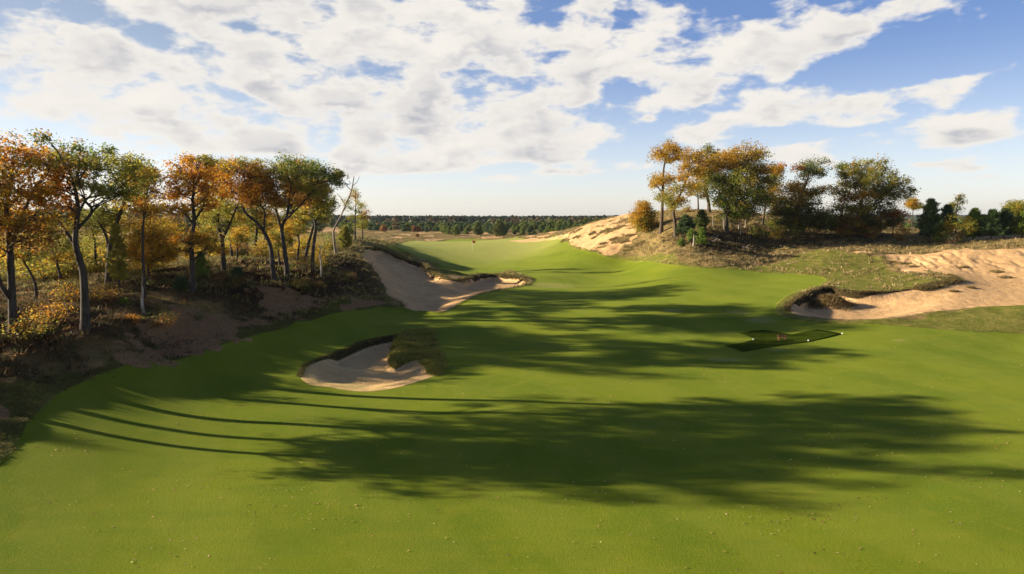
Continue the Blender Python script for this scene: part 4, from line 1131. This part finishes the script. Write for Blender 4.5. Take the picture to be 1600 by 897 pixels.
wood_mass('broadleaf_wood', 'dark brown and olive woods closing the plateau behind the left trees', sp_, [((.10, .065, .03) if rng.random() < .5 else (.07, .08, .03)) for _ in sp_], [(rng.uniform(4.5, 7.5), rng.uniform(2.4, 3.6), False) for _ in sp_])
# far wooded ridges
def ridge(dist, h0, amp, seed, label, c1):
    a = np.radians(np.linspace(-62, 62, 420)); b = np.linspace(0, 1, 7)
    rr = dist * (1 + .35 * b)
    AA, RR = np.meshgrid(a, rr)
    X = RR * np.sin(AA); Y = RR * np.cos(AA)
    prof = np.sin(b * PI)[:, None] ** .6
    hh = h0 * (1 + amp * fbm(AA * 5 + seed, AA * 0 + seed, 3, seed)) + h0 * .05 * fbm(AA * 220, RR / 50, 3, seed + 5)
    Zr = -6 + prof * (hh + 6)
    nr, nc = X.shape
    ii = np.arange(nr * nc).reshape(nr, nc)
    f = np.stack([ii[:-1, :-1], ii[:-1, 1:], ii[1:, 1:], ii[1:, :-1]], -1).reshape(-1, 4)
    m = simple_material('wooded_hills', c1, (c1[0] * 1.3, c1[1] * 1.3, c1[2] * 1.3), .02, bump=4)
    o = mesh_np('hills', np.stack([X, Y, Zr], -1).reshape(-1, 3), f, m)
    tag(o, label, 'hills', kind='structure')


ridge(1700, 15, .35, 11, 'low wooded hill line behind the pine forest', (.045, .06, .03))
ridge(3500, 21, .5, 23, 'farthest low hills on the horizon', (.05, .065, .04))


# ------------------------------------------------------------------ grass, undergrowth, litter
def tufts(name, label, X, Y, hgt, wid, blades, tns, spread=.16, leanv=.45, cat='grass', mat=M_blade, droop=None):
    n_ = len(X)
    Zt = Hs(X, Y)
    hgt = np.broadcast_to(hgt, n_); wid = np.broadcast_to(wid, n_)
    r = np.repeat(np.arange(n_), blades)
    m_ = len(r)
    off = rng.normal(0, 1, (m_, 2)) * (spread * hgt[r] / .35)[:, None]
    B = np.stack([X[r] + off[:, 0], Y[r] + off[:, 1], Zt[r] - .03], 1)
    ln = rng.normal(0, leanv, (m_, 2)) + off / (spread + .05) * .15 + np.array([.12, -.02])
    h = hgt[r] * rng.uniform(.5, 1.15, m_)
    up = np.ones(m_) if droop is None else droop
    T = B + np.stack([ln[:, 0] * h, ln[:, 1] * h, h * up], 1)
    a = rng.uniform(0, PI, m_); sd = np.stack([np.cos(a), np.sin(a), 0 * a], 1) * (wid[r] * rng.uniform(.6, 1.3, m_))[:, None] / 2
    mid = (B + T) / 2 + np.stack([0 * h, 0 * h, .10 * h], 1)
    V = np.stack([B - sd, B + sd, mid + sd * .8, T, mid - sd * .8], 1).reshape(-1, 3)
    F = np.arange(m_)[:, None] * 5 + np.arange(5)[None]
    pick = rng.integers(len(tns), size=n_)
    base = np.array([PAL[t] if isinstance(t, str) else t for t in tns])[pick] * np.exp(rng.normal(0, .2, (n_, 1)))
    Cc = np.clip(base[r] * np.exp(rng.normal(0, .2, (m_, 1))), .005, .8).repeat(5, 0)
    o = mesh_np(name, V, F, mat, smooth=False, colors=Cc)
    return tag(o, label, cat, kind='stuff')


def scatter(n_, px0, px1, y0, y1, keepf):
    """random world points in a fan, denser close by, filtered by keepf(x, y)"""
    y = np.exp(rng.uniform(math.log(y0), math.log(y1), n_))
    px = rng.uniform(px0, px1, n_)
    x = (px - 800) / FPX / CT * y
    k = keepf(x, y) > rng.random(n_)
    return x[k], y[k]


DRY = (.36, .25, .10); DRY2 = (.24, .17, .07); MOSS = (.11, .12, .03); STRAW = (.46, .34, .17); DGR = (.05, .065, .02); GRN = (.13, .16, .025)
G_heath = sstep(.1, .5, -sandD + .2) * (1 - sstep(-.6, .2, d_('fair'))) * (1 - sstep(-1.2, .4, d_('rough')) * .85) * (1 - .6 * wood)
clp = sstep(-.15, .25, clump)
Xg, Yg = scatter(120000, 780, 1700, 76, 190, lambda x, y: sample(G_heath * (.12 + .88 * clp), x, y))
tufts('heath_grass', 'dry straw and olive grass tussocks over the right hand dunes', Xg, Yg, rng.uniform(.18, .42, len(Xg)), .075, 6, [DRY, DRY, STRAW, DRY2, (.22, .19, .06), (.16, .15, .045)])
GL = G_heath * (.15 + .85 * clp) * (1 - sstep(-.6, .8, d_('lbank')))
Xg, Yg = scatter(40000, -60, 640, 62, 150, lambda x, y: sample(GL, x, y))
tufts('heath_grass', 'sunlit olive and straw grass on the plateau behind the left trees', Xg, Yg, rng.uniform(.18, .45, len(Xg)), .07, 6, [DRY, DRY2, MOSS, (.20, .20, .04), (.24, .22, .05)])
Xg, Yg = scatter(26000, -80, 640, 36, 68, lambda x, y: sample(GL, x, y))
tufts('bank_grass', 'dark brown dying grass and bracken on the shaded left bank', Xg, Yg, rng.uniform(.15, .42, len(Xg)), .06, 6, [(.11, .065, .024), (.07, .045, .018), (.15, .085, .03), (.06, .06, .018)])
Xg, Yg = scatter(5200, -80, 560, 36, 68, lambda x, y: sample(np.maximum.reduce([sstep(-1, 0, d_('s1')), sstep(-1, 0, d_('s2'))]) * sstep(-.1, .3, clump), x, y))
tufts('bank_grass', 'sparse dead grass standing on the brown sand patches of the left bank', Xg, Yg, rng.uniform(.08, .28, len(Xg)), .05, 6, [(.11, .065, .024), (.07, .045, .018), (.05, .06, .018)])
# shade loving undergrowth under the left trees
G_wood = wood * sstep(0, .6, -sandD + .1)
Xg, Yg = scatter(17000, -80, 610, 38, 105, lambda x, y: sample(G_wood * (.2 + .8 * clp), x, y))
tufts('undergrowth', 'dark brown and green undergrowth beneath the left trees', Xg, Yg, rng.uniform(.10, .36, len(Xg)), .09, 6, [(.07, .045, .02), (.05, .06, .02), (.10, .06, .024), (.05, .04, .02), (.13, .075, .028)], cat='undergrowth', mat=M_leaf, leanv=.8)
Xg, Yg = scatter(9000, 1030, 1420, 104, 140, lambda x, y: sample(G_wood, x, y))
tufts('undergrowth', 'dark dry undergrowth beneath the right hand trees', Xg, Yg, rng.uniform(.15, .45, len(Xg)), .16, 6, [(.09, .06, .03), (.05, .06, .02), (.16, .10, .04)], cat='undergrowth', mat=M_leaf, leanv=.7)
# rough beside the fairway
G_r = sstep(-.2, .8, d_('rough')) * (1 - sstep(-.5, .1, d_('fair'))) * sstep(0, .3, -sandD)
Xg, Yg = scatter(60000, 900, 1700, 58, 125, lambda x, y: sample(G_r, x, y) * .8)
tufts('rough_grass', 'ankle high rough around the right bunker', Xg, Yg, rng.uniform(.04, .09, len(Xg)), .05, 6, [(.20, .20, .035), (.25, .225, .05), (.17, .185, .03)], leanv=.6)
G_l = lb_ * (1 - sstep(-.3, .1, d_('fair'))) * sstep(0, .3, -sandD)
Xg, Yg = scatter(60000, -80, 700, 30, 78, lambda x, y: sample(G_l, x, y))
tufts('rough_grass', 'olive rough between the mown edge and the left bank', Xg, Yg, rng.uniform(.05, .13, len(Xg)), .035, 6, [(.10, .105, .02), (.14, .13, .03), (.08, .09, .018), (.17, .13, .04)], leanv=.6)
Xg, Yg = scatter(150000, -80, 1750, 30, 78, lambda x, y: sample(sstep(-.28, -.10, d_('fair')) * sstep(.08, .0, d_('fair')), x, y))
tufts('rough_grass', 'ragged first cut of longer grass along the mown fairway edge', Xg, Yg, rng.uniform(.04, .10, len(Xg)), .03, 6, [(.10, .13, .018), (.14, .15, .02), (.08, .11, .015)], leanv=.6)
# turf hanging over bunker edges
def lip(nm, poly, cond, n_, hgt, wid, name, label, tns, out=.10, sd=.11):
    seg = rng.integers(0, len(poly), n_); t = rng.random(n_)[:, None]
    P = poly[seg] * (1 - t) + np.roll(poly, -1, 0)[seg] * t
    tg = np.roll(poly, -1, 0)[seg] - poly[seg]; L = np.linalg.norm(tg, axis=1)
    area = np.sum(poly[:, 0] * np.roll(poly, -1, 0)[:, 1] - np.roll(poly, -1, 0)[:, 0] * poly[:, 1])
    nrm = np.stack([tg[:, 1], -tg[:, 0]], 1) / (L[:, None] + 1e-9) * (1 if area > 0 else -1)   # outward
    keep_ = cond(nrm[:, 0], nrm[:, 1], P[:, 0], P[:, 1]) & (rng.random(n_) < np.clip(L / np.percentile(L, 80), .1, 1))
    P, nrm = P[keep_], nrm[keep_]
    P = P + nrm * rng.normal(out, sd, len(P))[:, None]
    return tufts(name, label, P[:, 0], P[:, 1], rng.uniform(hgt * .5, hgt, len(P)), wid, 8, tns, spread=.12, leanv=.65)


lip('b1', R_b1, lambda nx, ny, x, y: (ny * .9 - nx * .45 > .1), 5000, .13, .03, 'lip_grass', 'shaggy turf edge along the back of the small centre bunker', [(.10, .09, .02), (.16, .15, .03), (.06, .045, .02), (.22, .17, .05)])
lip('b2', R_b2, lambda nx, ny, x, y: (ny > .1) & (y < 90) & (x / y < .66), 8000, .28, .05, 'lip_grass', 'ragged grass edge hanging over the wide right bunker', [(.10, .08, .02), (.20, .16, .05), (.07, .05, .02), (.28, .20, .07)])
lip('b3', R_b3, lambda nx, ny, x, y: (ny > .0), 7000, .32, .07, 'lip_grass', 'tufted grass edge along the back of the sand waste', [(.10, .10, .02), (.22, .18, .05), (.07, .06, .02), (.30, .22, .08)], out=.2, sd=.3)
clp_at = lambda x, y: sstep(-.4, .4, fbm(x / .5, y / .5, 2, 3))
Xg, Yg = scatter(60000, 590, 720, 48, 68, lambda x, y: sample(sstep(.05, .4, d_('mound') + .2 * wob), x, y))
tufts('mound_grass', 'long yellow green grass on the mound inside the centre bunker', Xg, Yg, rng.uniform(.05, .22, len(Xg)) * (.5 + clp_at(Xg, Yg)), .03, 7, [(.34, .31, .05), (.24, .25, .035), (.42, .34, .08), (.17, .17, .03)], leanv=.6)
a_ = rng.normal(0, 1, (1700, 2)) * np.array([.95, .85]) + np.array([sp[0] - .2, sp[1] + 1.2])
tufts('spur_grass', 'dark matted grass on the spur hanging into the right bunker', a_[:, 0], a_[:, 1], rng.uniform(.2, .45, len(a_)), .06, 7, [(.14, .10, .03), (.22, .15, .05), (.07, .05, .02), (.30, .20, .08)], leanv=.7)
a_ = np.array([hit(*p, ZF)[:2] for p in spline([(1440, 452), (1465, 446), (1492, 438)], False, 30)])
a_ = a_.repeat(22, 0) + rng.normal(0, .35, (len(a_) * 22, 2))
tufts('rim_grass', 'dark grass point where the right bunker rim ends in open sand', a_[:, 0], a_[:, 1], rng.uniform(.2, .45, len(a_)), .07, 7, [(.14, .11, .03), (.22, .16, .05), (.07, .05, .02)], leanv=.7)

# heath tussocks one can count on the open sand
k_ = 0
tus = [(899, 371, 5), (880, 377, 5), (928, 372, 5), (905, 359, 6), (945, 361, 9), (925, 365, 7), (942, 381, 7), (915, 349, 5), (965, 357, 9), (958, 374, 8), (975, 378, 9), (1000, 381, 10), (985, 368, 9),
       (1556, 425, 9), (1570, 434, 9), (1505, 418, 5), (1516, 450, 4), (1490, 456, 4), (1410, 412, 15), (1390, 410, 12), (1425, 417, 11), (1468, 434, 8)]
for (a, b, r) in tus:
    g = hit(a, b, ZF); k = g[1] / FPX
    nb = 90
    off = np.clip(rng.normal(0, r * k * .5, (nb, 2)), -r * k * .6, r * k * .6) * np.array([1, .7])
    o = tufts('grass_tussock', 'small tuft of dry grass growing alone on bare sand', g[0] + off[:, 0], g[1] + off[:, 1], .26, .07, 7, [DRY2, (.16, .15, .05), DRY, DRY2], leanv=.6, cat='tussock')
    o['kind'] = 'thing'; o['group'] = 'grass tussocks on the bare sand'

# ------------------------------------------------------------------ fallen leaves
def leaf_mesh(col, L):
    # lobed oak leaf outline, slightly cupped
    t = np.linspace(0, 1, 9); w = np.array([.03, .16, .10, .26, .15, .30, .20, .16, 0.0])
    up = .10 * np.sin(t * PI)
    V = [[(t[i] - .5) * L, w[i] * L, .02 + up[i] * L * .8 + w[i] * L * .35] for i in range(9)] + [[(t[i] - .5) * L, 0, .02 + up[i] * L * .5] for i in range(9)] + [[(t[i] - .5) * L, -w[i] * L, .02 + up[i] * L * .8 + w[i] * L * .35] for i in range(9)]
    F = [[i, i + 1, 9 + i + 1, 9 + i] for i in range(8)] + [[9 + i, 9 + i + 1, 18 + i + 1, 18 + i] for i in range(8)]
    return mesh_np('fallen_leaf', V, np.array(F), M_leaf, smooth=False, colors=np.tile(col, (27, 1)))


protos = [leaf_mesh(c, 1.0) for c in [(.55, .33, .17), (.42, .22, .08), (.62, .42, .25), (.20, .10, .045)]]
pd = [p.data for p in protos]
for p in protos: bpy.data.objects.remove(p)


def leaf_spots(n_):
    out = []
    while len(out) < n_:
        y = math.exp(rng.uniform(math.log(22.5), math.log(72))); px = rng.uniform(0, 1620); x = (px - 800) / FPX / CT * y
        w_ = .22 + .9 * (px / 1600) * (y < 40) + .8 * math.exp(-(((px - 1100) / 260) ** 2) - ((y - 50) / 9) ** 2) + .5 * math.exp(-(((px - 850) / 200) ** 2) - ((y - 29) / 4) ** 2)
        w_ *= .12 + 1.9 * float(sstep(-.1, .5, fbm(np.array([x / 3]), np.array([y / 3]), 2, 70))[0])
        if rng.random() > w_ or sample(d_('fair'), x, y) < .2: continue
        out.append((x, y))
    return out


for (x, y) in leaf_spots(280):
    o = bpy.data.objects.new('fallen_leaf', pd[rng.integers(4)]); COL.objects.link(o)
    z = float(Hs(x, y))
    k = rng.uniform(.08, .16) * (1 + max(0, (y - 35)) * .008)
    o.location = (x, y, z); o.scale = (k, k, k); o.rotation_euler = (rng.normal(0, .25), rng.normal(0, .25), rng.uniform(0, 6.28))
    tag(o, 'dry tan oak leaf lying on the mown fairway', 'leaf', 'fallen leaves scattered on the fairway')
sp_ = leaf_spots(900)
L_ = np.array([(x, y, float(Hs(x, y)) + .03) for x, y in sp_])
v, f, c = leaf_quads(L_, .10, tint((.50, .32, .16), len(L_), .35, .06), flat=2.0)
tag(mesh_np('leaf_litter', v, f, M_leaf, smooth=False, colors=c), 'scattered small dry leaves across the fairway', 'leaves', kind='stuff')

# ------------------------------------------------------------------ dark sheet with bench, markers, flag
sheet_px = [(1131, 540), (1146, 545), (1160, 550), (1185, 546), (1222, 540), (1262, 535), (1290, 529), (1317, 522), (1297, 518), (1277, 515), (1258, 518), (1238, 523), (1215, 519), (1196, 516), (1175, 517), (1152, 521), (1165, 524), (1178, 530), (1160, 536)]
W2 = np.array([hit(*p, ZF)[:2] for p in sheet_px])
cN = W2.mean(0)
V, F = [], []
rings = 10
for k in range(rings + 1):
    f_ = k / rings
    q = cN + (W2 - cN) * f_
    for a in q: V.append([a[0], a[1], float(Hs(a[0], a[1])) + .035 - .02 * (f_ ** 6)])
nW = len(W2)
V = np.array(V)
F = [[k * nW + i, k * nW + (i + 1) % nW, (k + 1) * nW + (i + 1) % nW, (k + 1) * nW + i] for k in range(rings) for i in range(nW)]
o = mesh_np('ground_net', V, np.array(F), M_sheet)  # flat sheet in one dark green tone, draped just above the turf
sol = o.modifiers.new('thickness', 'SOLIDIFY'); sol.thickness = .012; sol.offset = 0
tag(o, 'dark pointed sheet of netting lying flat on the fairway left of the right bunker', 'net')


def box(mb, c, s, rz=0.0):
    x, y, z = np.array(s) / 2
    V = np.array([[a * x, b * y, e * z] for a in (-1, 1) for b in (-1, 1) for e in (-1, 1)])
    r = np.array([[math.cos(rz), -math.sin(rz), 0], [math.sin(rz), math.cos(rz), 0], [0, 0, 1]])
    mb.add(V @ r.T + np.array(c), [[0, 1, 3, 2], [4, 6, 7, 5], [0, 4, 5, 1], [2, 3, 7, 6], [0, 2, 6, 4], [1, 5, 7, 3]])


g = hit(1222, 532, ZF); bz = float(Hs(g[0], g[1]))
rt = empty('bench', (g[0], g[1], bz)); rt.scale = (.8, .8, .72); tag(rt, 'small reddish brown slatted wooden bench standing on the dark netting', 'bench')
b = MB()
for k in range(3): box(b, (0, -.17 + k * .13, .36), (.92, .11, .035))
b.build('seat', M_plank, parent=rt, smooth=False)
b = MB()
for k in range(2): box(b, (0, .20 + .02 * k, .47 + k * .13), (.92, .03, .10))
b.build('backrest', M_plank, parent=rt, smooth=False)
for sx in (-.38, .38):
    for sy in (-.16, .17):
        b = MB(); box(b, (sx, sy, .17 if sy < 0 else .30), (.06, .06, .342 if sy < 0 else .60)); b.build('leg', M_plank, parent=rt, smooth=False)
for i, (a, c) in enumerate([(1177, 532), (1263, 534), (1316, 523)]):
    g = hit(a, c, ZF); b = MB()
    th = np.linspace(0, PI, 7)
    r = empty('tee_marker', (g[0], g[1], float(Hs(g[0], g[1])) )); tag(r, ['small white marker ball near the left end of the netting', 'small white marker ball at the front edge of the netting', 'small white marker ball at the right tip of the netting'][i], 'marker')
    b.tube(np.stack([0 * th, 0 * th, .11 - .065 * np.cos(th)], 1), .065 * np.sin(th) + .002, 12); b.build('ball', M_white, parent=r)
    b = MB(); b.tube(np.array([[0, 0, -.05], [0, 0, .0], [0, 0, .05]]), [.012, .012, .012], 6); b.build('spike', M_dead, parent=r)
g = hit(738, 391, ZF)
rt = empty('flagstick', (g[0], g[1], float(Hs(g[0], g[1])))); tag(rt, 'thin white flagstick with small orange flag on the distant green', 'flag')
b = MB(); b.tube(np.array([[0, 0, -.1], [0, 0, 1.1], [0, 0, 2.25]]), [.02, .02, .018], 8); b.build('pole', M_white, parent=rt)
xs = np.linspace(0, .72, 8); V = []
for s_ in (.012, -.012):
    for zz in (2.2, 1.95, 1.68):
        for x_ in xs: V.append([x_ - .3 * 0, .06 * math.sin(x_ * 9) + s_, zz - .08 * x_])
V = np.array(V); F = []
for lay in range(2):
    for r_ in range(2):
        for i in range(7):
            a0 = lay * 24 + r_ * 8 + i; F.append([a0, a0 + 1, a0 + 9, a0 + 8])
mesh_np('flag', V, np.array(F), M_flag, parent=rt)

# ------------------------------------------------------------------ sky
HAZE = .00006
w = bpy.data.worlds.new('World'); w.cycles.sampling_method = 'MANUAL'; w.cycles.sample_map_resolution = 256; S.world = w; w.use_nodes = True
nt = w.node_tree; nt.nodes.clear(); q = NT(nt)
dirv = q.n('ShaderNodeTexCoord').outputs['Generated']
sx = q.n('ShaderNodeSeparateXYZ'); nt.links.new(dirv, sx.inputs[0])
X_, Y_, Z_ = sx.outputs
az = q.m('MULTIPLY', q.m('ARCTAN2', X_, Y_), 180 / PI)
el = q.m('MULTIPLY', q.m('ARCSINE', Z_), 180 / PI)
zc = q.m('MAXIMUM', Z_, 0.0)
den = q.m('ADD', zc, .10)
cmb = q.n('ShaderNodeCombineXYZ'); q.put(cmb.inputs[0], q.m('DIVIDE', X_, den)); q.put(cmb.inputs[1], q.m('DIVIDE', Y_, den)); cmb.inputs[2].default_value = 0.0
PV = cmb.outputs[0]


def azel(px, py):
    s, m = ray(px, py)
    return math.degrees(math.atan(s)), math.degrees(math.atan(m / math.sqrt(1 + s * s)))


# cloud banks: (photo x, photo y, half width, half height, weight, tilt deg)
BL = [(230, 150, 260, 90, .16, 0), (470, 30, 260, 60, 1.0, -8), (700, 60, 240, 80, .9, 0), (790, 160, 130, 90, .85, 0), (420, 110, 170, 34, .75, -16), (560, 170, 170, 45, .7, 0), (400, 216, 240, 24, .95, 0), (560, 215, 110, 26, .5, 0),
      (900, 200, 60, 60, .5, 0), (650, 255, 150, 16, .75, 6), (720, 225, 150, 22, .5, 0), (80, 45, 110, 20, .85, -16), (150, 85, 60, 16, .5, -10), (40, 140, 120, 22, .85, -14), (20, 95, 50, 14, .5, 0), (255, 135, 70, 20, .6, -10), (0, 232, 70, 8, .6, 0), (300, 5, 120, 16, .4, 0),
      (960, 55, 62, 38, .95, 0), (1060, 30, 70, 28, .85, 0), (1050, 115, 75, 40, 1.0, 12), (1140, 135, 70, 26, .6, 0), (1190, 80, 100, 42, .95, 15), (1310, 45, 130, 34, 1.0, 14), (1430, 14, 110, 22, .8, 6), (1230, 10, 50, 14, .4, 0),
      (1060, 212, 80, 14, .8, 4), (1160, 192, 70, 20, 1.0, 14), (1330, 172, 105, 24, 1.05, 4), (1450, 160, 80, 16, .7, 10), (1500, 124, 80, 9, .75, 8), (1240, 238, 130, 11, 1.05, 3), (1370, 222, 110, 14, .95, 5), (1480, 208, 110, 15, 1.0, 6), (1580, 188, 80, 20, 1.0, 5),
      (995, 258, 34, 11, 1.0, 0), (825, 276, 90, 8, .95, 4), (1455, 256, 40, 5, .95, 0), (1545, 262, 50, 5, .7, 0), (1590, 245, 40, 5, .8, 0), (1555, 276, 24, 4, .8, 0), (1290, 256, 50, 5, .7, 0), (560, 272, 70, 8, .6, 5), (640, 297, 60, 4, .5, 0), (1015, 186, 12, 6, .6, 0),
      (120, 130, 120, 60, .35, 0), (560, 120, 330, 130, .25, 0), (225, 50, 60, 20, -.35, -25), (350, 108, 40, 8, -.35, -15), (410, 160, 70, 8, -.4, -12), (960, 150, 40, 60, -.35, 0), (1165, 30, 40, 22, -.3, 0), (640, 190, 60, 14, -.25, 0), (870, 30, 22, 30, -.3, 0), (590, 125, 16, 14, -.3, 0)]
acc = None
for (px, py, rx, ry, wt, tl) in BL:
    a0, e0 = azel(px, py); ra = rx / FPX * 180 / PI; re = ry / FPX * 180 / PI
    t = math.radians(tl)
    da, de = q.m('SUBTRACT', az, a0), q.m('SUBTRACT', el, e0)
    u = q.m('MULTIPLY_ADD', da, math.cos(t) / ra, q.m('MULTIPLY', de, math.sin(t) / ra))
    v_ = q.m('MULTIPLY_ADD', da, -math.sin(t) / re, q.m('MULTIPLY', de, math.cos(t) / re))
    r2_ = q.m('MULTIPLY_ADD', u, u, q.m('MULTIPLY', v_, v_))
    gsn = q.m('MULTIPLY', q.m('EXPONENT', q.m('MULTIPLY', r2_, -.9)), wt)
    acc = gsn if acc is None else q.m('ADD', acc, gsn)
acc = q.m('MINIMUM', acc, .95)
# beyond the frame: broken cloud at random
outm = q.m('MAXIMUM', q.ss(q.m('ABSOLUTE', az), 38, 48), q.ss(el, 17.5, 24))
acc = q.m('ADD', q.m('MULTIPLY', acc, q.m('SUBTRACT', 1.0, outm)), q.m('MULTIPLY', outm, .05))


def offs(dx, dy):
    nd = q.n('ShaderNodeVectorMath', operation='ADD'); q.put(nd.inputs[0], PV); nd.inputs[1].default_value = (dx, dy, 3.7)
    return nd.outputs[0]


c2 = q.n('ShaderNodeCombineXYZ'); q.put(c2.inputs[0], q.m('MULTIPLY', az, .050)); q.put(c2.inputs[1], q.m('MULTIPLY', el, .105)); c2.inputs[2].default_value = 4.3
CV = c2.outputs[0]


def shifted(dx, dy, v=None):
    nd = q.n('ShaderNodeVectorMath', operation='ADD'); q.put(nd.inputs[0], v or CV); nd.inputs[1].default_value = (dx, dy, 0)
    return nd.outputs[0]


warp_ = q.n('ShaderNodeVectorMath', operation='MULTIPLY_ADD'); nt.links.new(q.noise(CV, 9.0, 2, .5, col=True), warp_.inputs[0])
warp_.inputs[1].default_value = (.05, .05, 0); nt.links.new(CV, warp_.inputs[2]); WV = warp_.outputs[0]
nA = q.noise(WV, 4.6, 8, .56)
nB = q.noise(shifted(-.03, .07, WV), 4.6, 5, .50)
nL = q.noise(shifted(3, 1), 2.0, 2, .5)
dens_ = q.m('ADD', acc, q.m('MULTIPLY', q.m('SUBTRACT', nA, .49), 3.0))
dens_ = q.m('SUBTRACT', dens_, q.m('MULTIPLY', q.ss(az, 4, 20), .10))
alpha = q.ss(dens_, .46, .96)
alpha = q.m('MULTIPLY', alpha, q.ss(el, .4, 2.4))
lit = q.ss(q.m('SUBTRACT', nA, nB), -.16, .10)
thick = q.ss(dens_, .75, 1.4)
shade = q.m('MULTIPLY', q.m('ADD', q.m('MULTIPLY', q.m('SUBTRACT', 1.0, lit), .85), q.m('MULTIPLY', q.ss(nL, .42, .62), .40)), thick, clamp=True)
CLB = 3.75
cl = q.mix(shade, (1.0 * CLB, .955 * CLB, .89 * CLB), (.56 * CLB, .57 * CLB, .62 * CLB))
sky = q.n('ShaderNodeTexSky', sky_type='NISHITA', sun_disc=False, sun_elevation=SUN_EL, sun_rotation=SUN_AZ % (2 * PI), altitude=300, air_density=1.0, dust_density=0.8, ozone_density=1.5)
gm = q.n('ShaderNodeGamma'); nt.links.new(sky.outputs[0], gm.inputs[0]); gm.inputs[1].default_value = .50
topc = q.mix(q.ss(az, -30, 14), (.92, .98, 1.16), (.58, .80, 1.34))
grade = q.mix(q.ss(el, .5, 15), (1.72, 1.72, 1.90), topc)
grade = q.mix(q.ss(el, 19, 34), grade, (.26, .36, .62))
mu = q.n('ShaderNodeMix', data_type='RGBA', blend_type='MULTIPLY'); mu.inputs[0].default_value = 1.0
nt.links.new(gm.outputs[0], mu.inputs[6]); nt.links.new(grade, mu.inputs[7])
skyc = mu.outputs[2]
final = q.mix(alpha, skyc, cl)
bg = q.n('ShaderNodeBackground'); q.put(bg.inputs[0], final); bg.inputs[1].default_value = .10
wo = q.n('ShaderNodeOutputWorld'); nt.links.new(bg.outputs[0], wo.inputs[0])

# the air: one even box of thin haze round everything
hb = MB(); box(hb, (0, 2450, 22), (12200, 5300, 84))
hm, hnt = mat_new('thin_haze'); hq = NT(hnt)
pv = hq.n('ShaderNodeVolumePrincipled'); pv.inputs['Density'].default_value = HAZE; pv.inputs['Color'].default_value = (.80, .88, 1, 1); pv.inputs['Anisotropy'].default_value = .3
ho = hq.n('ShaderNodeOutputMaterial'); hnt.links.new(pv.outputs[0], ho.inputs['Volume'])
tag(hb.build('haze', hm, smooth=False), 'thin pale haze over the distant woods', 'haze', kind='stuff')

sun = bpy.data.objects.new('sun', bpy.data.lights.new('sun', 'SUN')); COL.objects.link(sun)
sun.data.energy = 5.0; sun.data.angle = math.radians(.53); sun.data.color = (1.0, .86, .66)
from mathutils import Vector
sd_ = Vector((math.sin(SUN_AZ) * math.cos(SUN_EL), math.cos(SUN_AZ) * math.cos(SUN_EL), math.sin(SUN_EL)))
sun.rotation_euler = sd_.to_track_quat('Z', 'Y').to_euler()

S.view_settings.view_transform = 'Standard'; S.view_settings.look = 'None'
S.view_settings.exposure = 1.30; S.view_settings.gamma = 1.0; S.view_settings.use_curve_mapping = False
S.cycles.max_bounces = 5; S.cycles.diffuse_bounces = 3; S.cycles.glossy_bounces = 1; S.cycles.transmission_bounces = 3; S.cycles.transparent_max_bounces = 4
S.cycles.caustics_reflective = False; S.cycles.caustics_refractive = False
S.cycles.use_denoising = True
